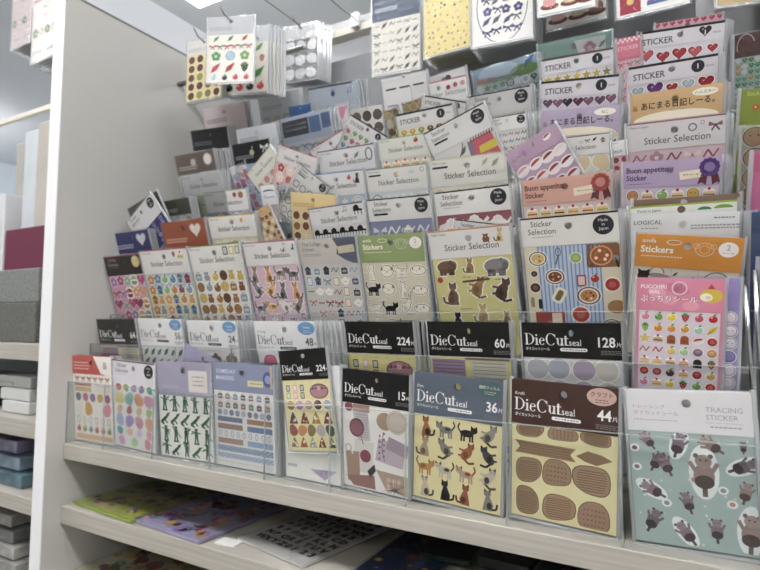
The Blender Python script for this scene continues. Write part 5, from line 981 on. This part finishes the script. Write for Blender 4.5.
nbox('paper_box', (2, 42), (zr, zp-.001), .56, .10, plain('dark_red_card', '6e2440', .5), 'dark red box standing on the grey mesh basket', 'box')
for k, (x0, x1, y, zt, c, l) in enumerate(((9, 17, .60, 142, 'a9a6a2', 'cream'), (17, 30, .58, 133, 'c3cbd2', 'pale grey'), (30, 44, .57, 128, 'b8b3aa', 'beige'))):
    nbox('clear_packet', (x0, x1), (zp, zo(zt, y)), y, .05, plain('packet_%s' % l.replace(' ', '_'), c, .3, var=.08, scale=14), l+' packet standing on the dark red box at the left edge', 'packet')
nbox('grey_case', (-60, 0), (zr, zo(190, .56)), .56, .1, plain('white_case', 'c9cccf', .4), 'white case standing left of the dark red box', 'case')
for k in range(3): nbox('paper_box', (7-2*k, 34), (-.161+.0215*k, -.161+.0215*k+.0205), .535+.004*k, .12, plain('white_box_%d' % k, 'c6c8c8', .45), ['lowest', 'middle', 'topmost'][k]+' of three flat white boxes stacked on the second neighbouring board', 'box', 'stacked white boxes')
nbox('black_case', (-70, 3), (-.161, -.115), .56, .12, plain('black_plastic', '1c1c1c', .5), 'black case left of the stacked white boxes', 'case')
nbox('round_lid', (-60, 16), (-.114, -.108), .54, .12, plain('lid_pale', 'b5b2ab', .3), 'pale flat tray lying on top of the black case', 'tray')
for k, c in enumerate(('54707f', '7f93a8', '8a86a8')): nbox('clear_packet', (-60, 30-3*k), (-.284+.024*k, -.284+.024*k+.022), .53+.01*k, .13, plain('blue_packet_%d' % k, c, .22, var=.4, scale=26), ['lowest teal', 'middle blue-grey', 'topmost mauve'][k]+' packet heaped on the third neighbouring board', 'packet', 'blue packets')
for k, c in enumerate(('8f9090', 'a3a4a0', '77797a', '9a9a94')): nbox('clear_packet', (-60, 28-2*k), (-.43+.022*k, -.43+.022*k+.020), .53+.006*k, .14, plain('grey_packet_%d' % k, c, .25, var=.3, scale=26), ['lowest grey', 'second grey', 'third dark grey', 'topmost pale grey'][k]+' packet stacked on the lowest neighbouring board', 'packet', 'grey packets')
# packs hanging over the neighbour
random.seed(5)
for (px, by, y, c, lab) in ((10, 52, .70, 'b9adaf', 'pinkish grey bagged pack hanging at the far left of the top edge'), (30, 66, .62, 'd6d3cf', 'pale bagged pack with a red line hanging beside the cream side panel')):
    a = at_y(px, by, y); w = .10
    r = make_pack(w, .16, .30, 'd6d3d3', c, h_lines('b5505a'), s_rows([(1, m_line, ['26262a'], 1, 0), (1, m_line, ['c9606a'], 1, 0), (3, m_flower, ['6a8a5a', 'b5a0a5'], 4, 0), (2, m_line, ['9aa59a'], 2, 0)]))
    M = Matrix.Translation(Vector((a[0]+w/2, y, a[2]+ZC))); r.matrix_world = M; tag(r, lab, 'sticker pack', 'packs hanging over the neighbouring shelving')
    for k in range(6):
        cc = copy_tree(r, None, 0, drop=('header_print', 'sticker_pictures')); cc.matrix_world = Matrix.Translation(Vector((random.uniform(-.003, .003), .008*(k+1), 0)))@M
        tag(cc, 'clear-bagged pack behind the '+' '.join(lab.split()[:4])+' of the neighbouring shelving', 'sticker pack', 'packs filed behind the '+' '.join(lab.split()[:4]))
    hook([(a[0]+w/2, .95, a[2]+.152), (a[0]+w/2, y+.02, a[2]+.147), (a[0]+w/2, y-.02, a[2]+.151)], 'wire hook carrying the '+' '.join(lab.split()[:4]))

# ================================================================ the shop
def struct(name, a, b, mat):
    o = box(name, a, b, mat); o['kind'] = 'structure'; return o
CEIL = plain('ceiling_tile_paint', 'd3dae4', .8, var=.02, scale=2)
struct('floor', (-6, -4, -.04), (5, 6, 0), plain('shop_floor_vinyl', 'b9b4a8', .35, var=.06, scale=3))
struct('ceiling', (-6, -4, 2.85), (5, 6, 2.9), CEIL)
struct('wall_left', (-6.05, -4, 0), (-6, 6, 2.85), plain('wall_paint_pale', 'dbe8f5', .8))
struct('wall_back', (-6, 6, 0), (5, 6.05, 2.85), plain('wall_paint_pale_b', 'dbe8f5', .8))
struct('wall_right', (5, -4, 0), (5.05, 6, 2.85), plain('wall_paint_pale_r', 'e0e0e0', .8))
struct('wall_front', (-6, -4.05, 0), (5, -4, 2.85), plain('wall_paint_pale_f', 'e0e0e0', .8))
LAMP = glow('fluorescent_diffuser', 'fffaf5', 9.0); BODY = plain('lamp_housing', 'e9e9e9', .5)
def lamp(x, y, lx, ly, where):
    t = empty('ceiling_light', (x, y, 2.849)); tag(t, 'long white fluorescent ceiling light '+where, 'ceiling light', 'ceiling lights')
    box('housing', (-lx/2*.25, -ly/2*.25, -.20), (lx/2*.25, ly/2*.25, 0), BODY, t); box('diffuser', (-lx/2, -ly/2, -.25), (lx/2, ly/2, -.201), LAMP, t)
b0 = at_z(213, 2, 1.35)
lamp(b0[0], b0[1]-.60, .16, 1.2, 'above the hanging strawberry cards')
lamp(-.3, -.35, 1.5, .25, 'added unseen overhead just in front of the shelving'); lamp(1.4, -.35, 1.5, .25, 'added unseen over the aisle to the right'); lamp(-2.2, -.35, 1.5, .25, 'added unseen over the aisle to the left')  # three lamps outside the view, added to light the packs
lamp(-.3, -1.9, 1.5, .25, 'added unseen further behind the viewer'); q0 = at_z(8, 116, 1.35); lamp(q0[0]-1.25, q0[1], .9, .2, 'added unseen beyond the neighbouring shelving'); lamp(-4.2, 4.2, .3, 1.5, 'in the far corner of the shop'); lamp(-2.2, 3.6, .3, 1.2, 'behind the back panel'); lamp(.8, 2.8, .3, 1.2, 'behind the right part of the back panel')  # behind-viewer lamp adds light; neighbour-side lamp is added off-view to brighten the ceiling
# a far white fixture seen through the gap at the left
f = empty('display_shelving', (-3.6, 2.6, 0)); tag(f, 'blurred white fixture far away through the gap at the left edge', 'shelving')
box('side_panel', (-.9, 0, 0), (.2, .04, 1.78), EDGEW, f); box('shelf_board', (-.9, -.3, 1.70), (.2, -.001, 1.73), WHITEWOOD, f); box('shelf_board', (-.9, -.3, 1.2), (.2, -.001, 1.23), WHITEWOOD, f)

# ================================================================ light, camera
w = bpy.data.worlds.new('shop_air'); SC.world = w; w.use_nodes = True
w.node_tree.nodes['Background'].inputs[0].default_value = (1, .98, .95, 1); w.node_tree.nodes['Background'].inputs[1].default_value = .3
cam = bpy.data.cameras.new('camera'); co = bpy.data.objects.new('camera', cam); COL.objects.link(co); SC.camera = co
cam.sensor_width = 36; cam.lens = F/760*36; cam.clip_start = .02
co.matrix_world = Matrix(((RT[0], UP[0], -FW[0], 0), (RT[1], UP[1], -FW[1], 0), (RT[2], UP[2], -FW[2], ZC), (0, 0, 0, 1)))
cam.dof.use_dof = True; cam.dof.focus_distance = .56; cam.dof.aperture_fstop = 6.5
SC.view_settings.view_transform = 'Standard'; SC.view_settings.look = 'None'; SC.view_settings.gamma = 1; SC.view_settings.exposure = .74
SC.view_settings.use_curve_mapping = False
SC.cycles.transparent_max_bounces = 24; SC.cycles.max_bounces = 6
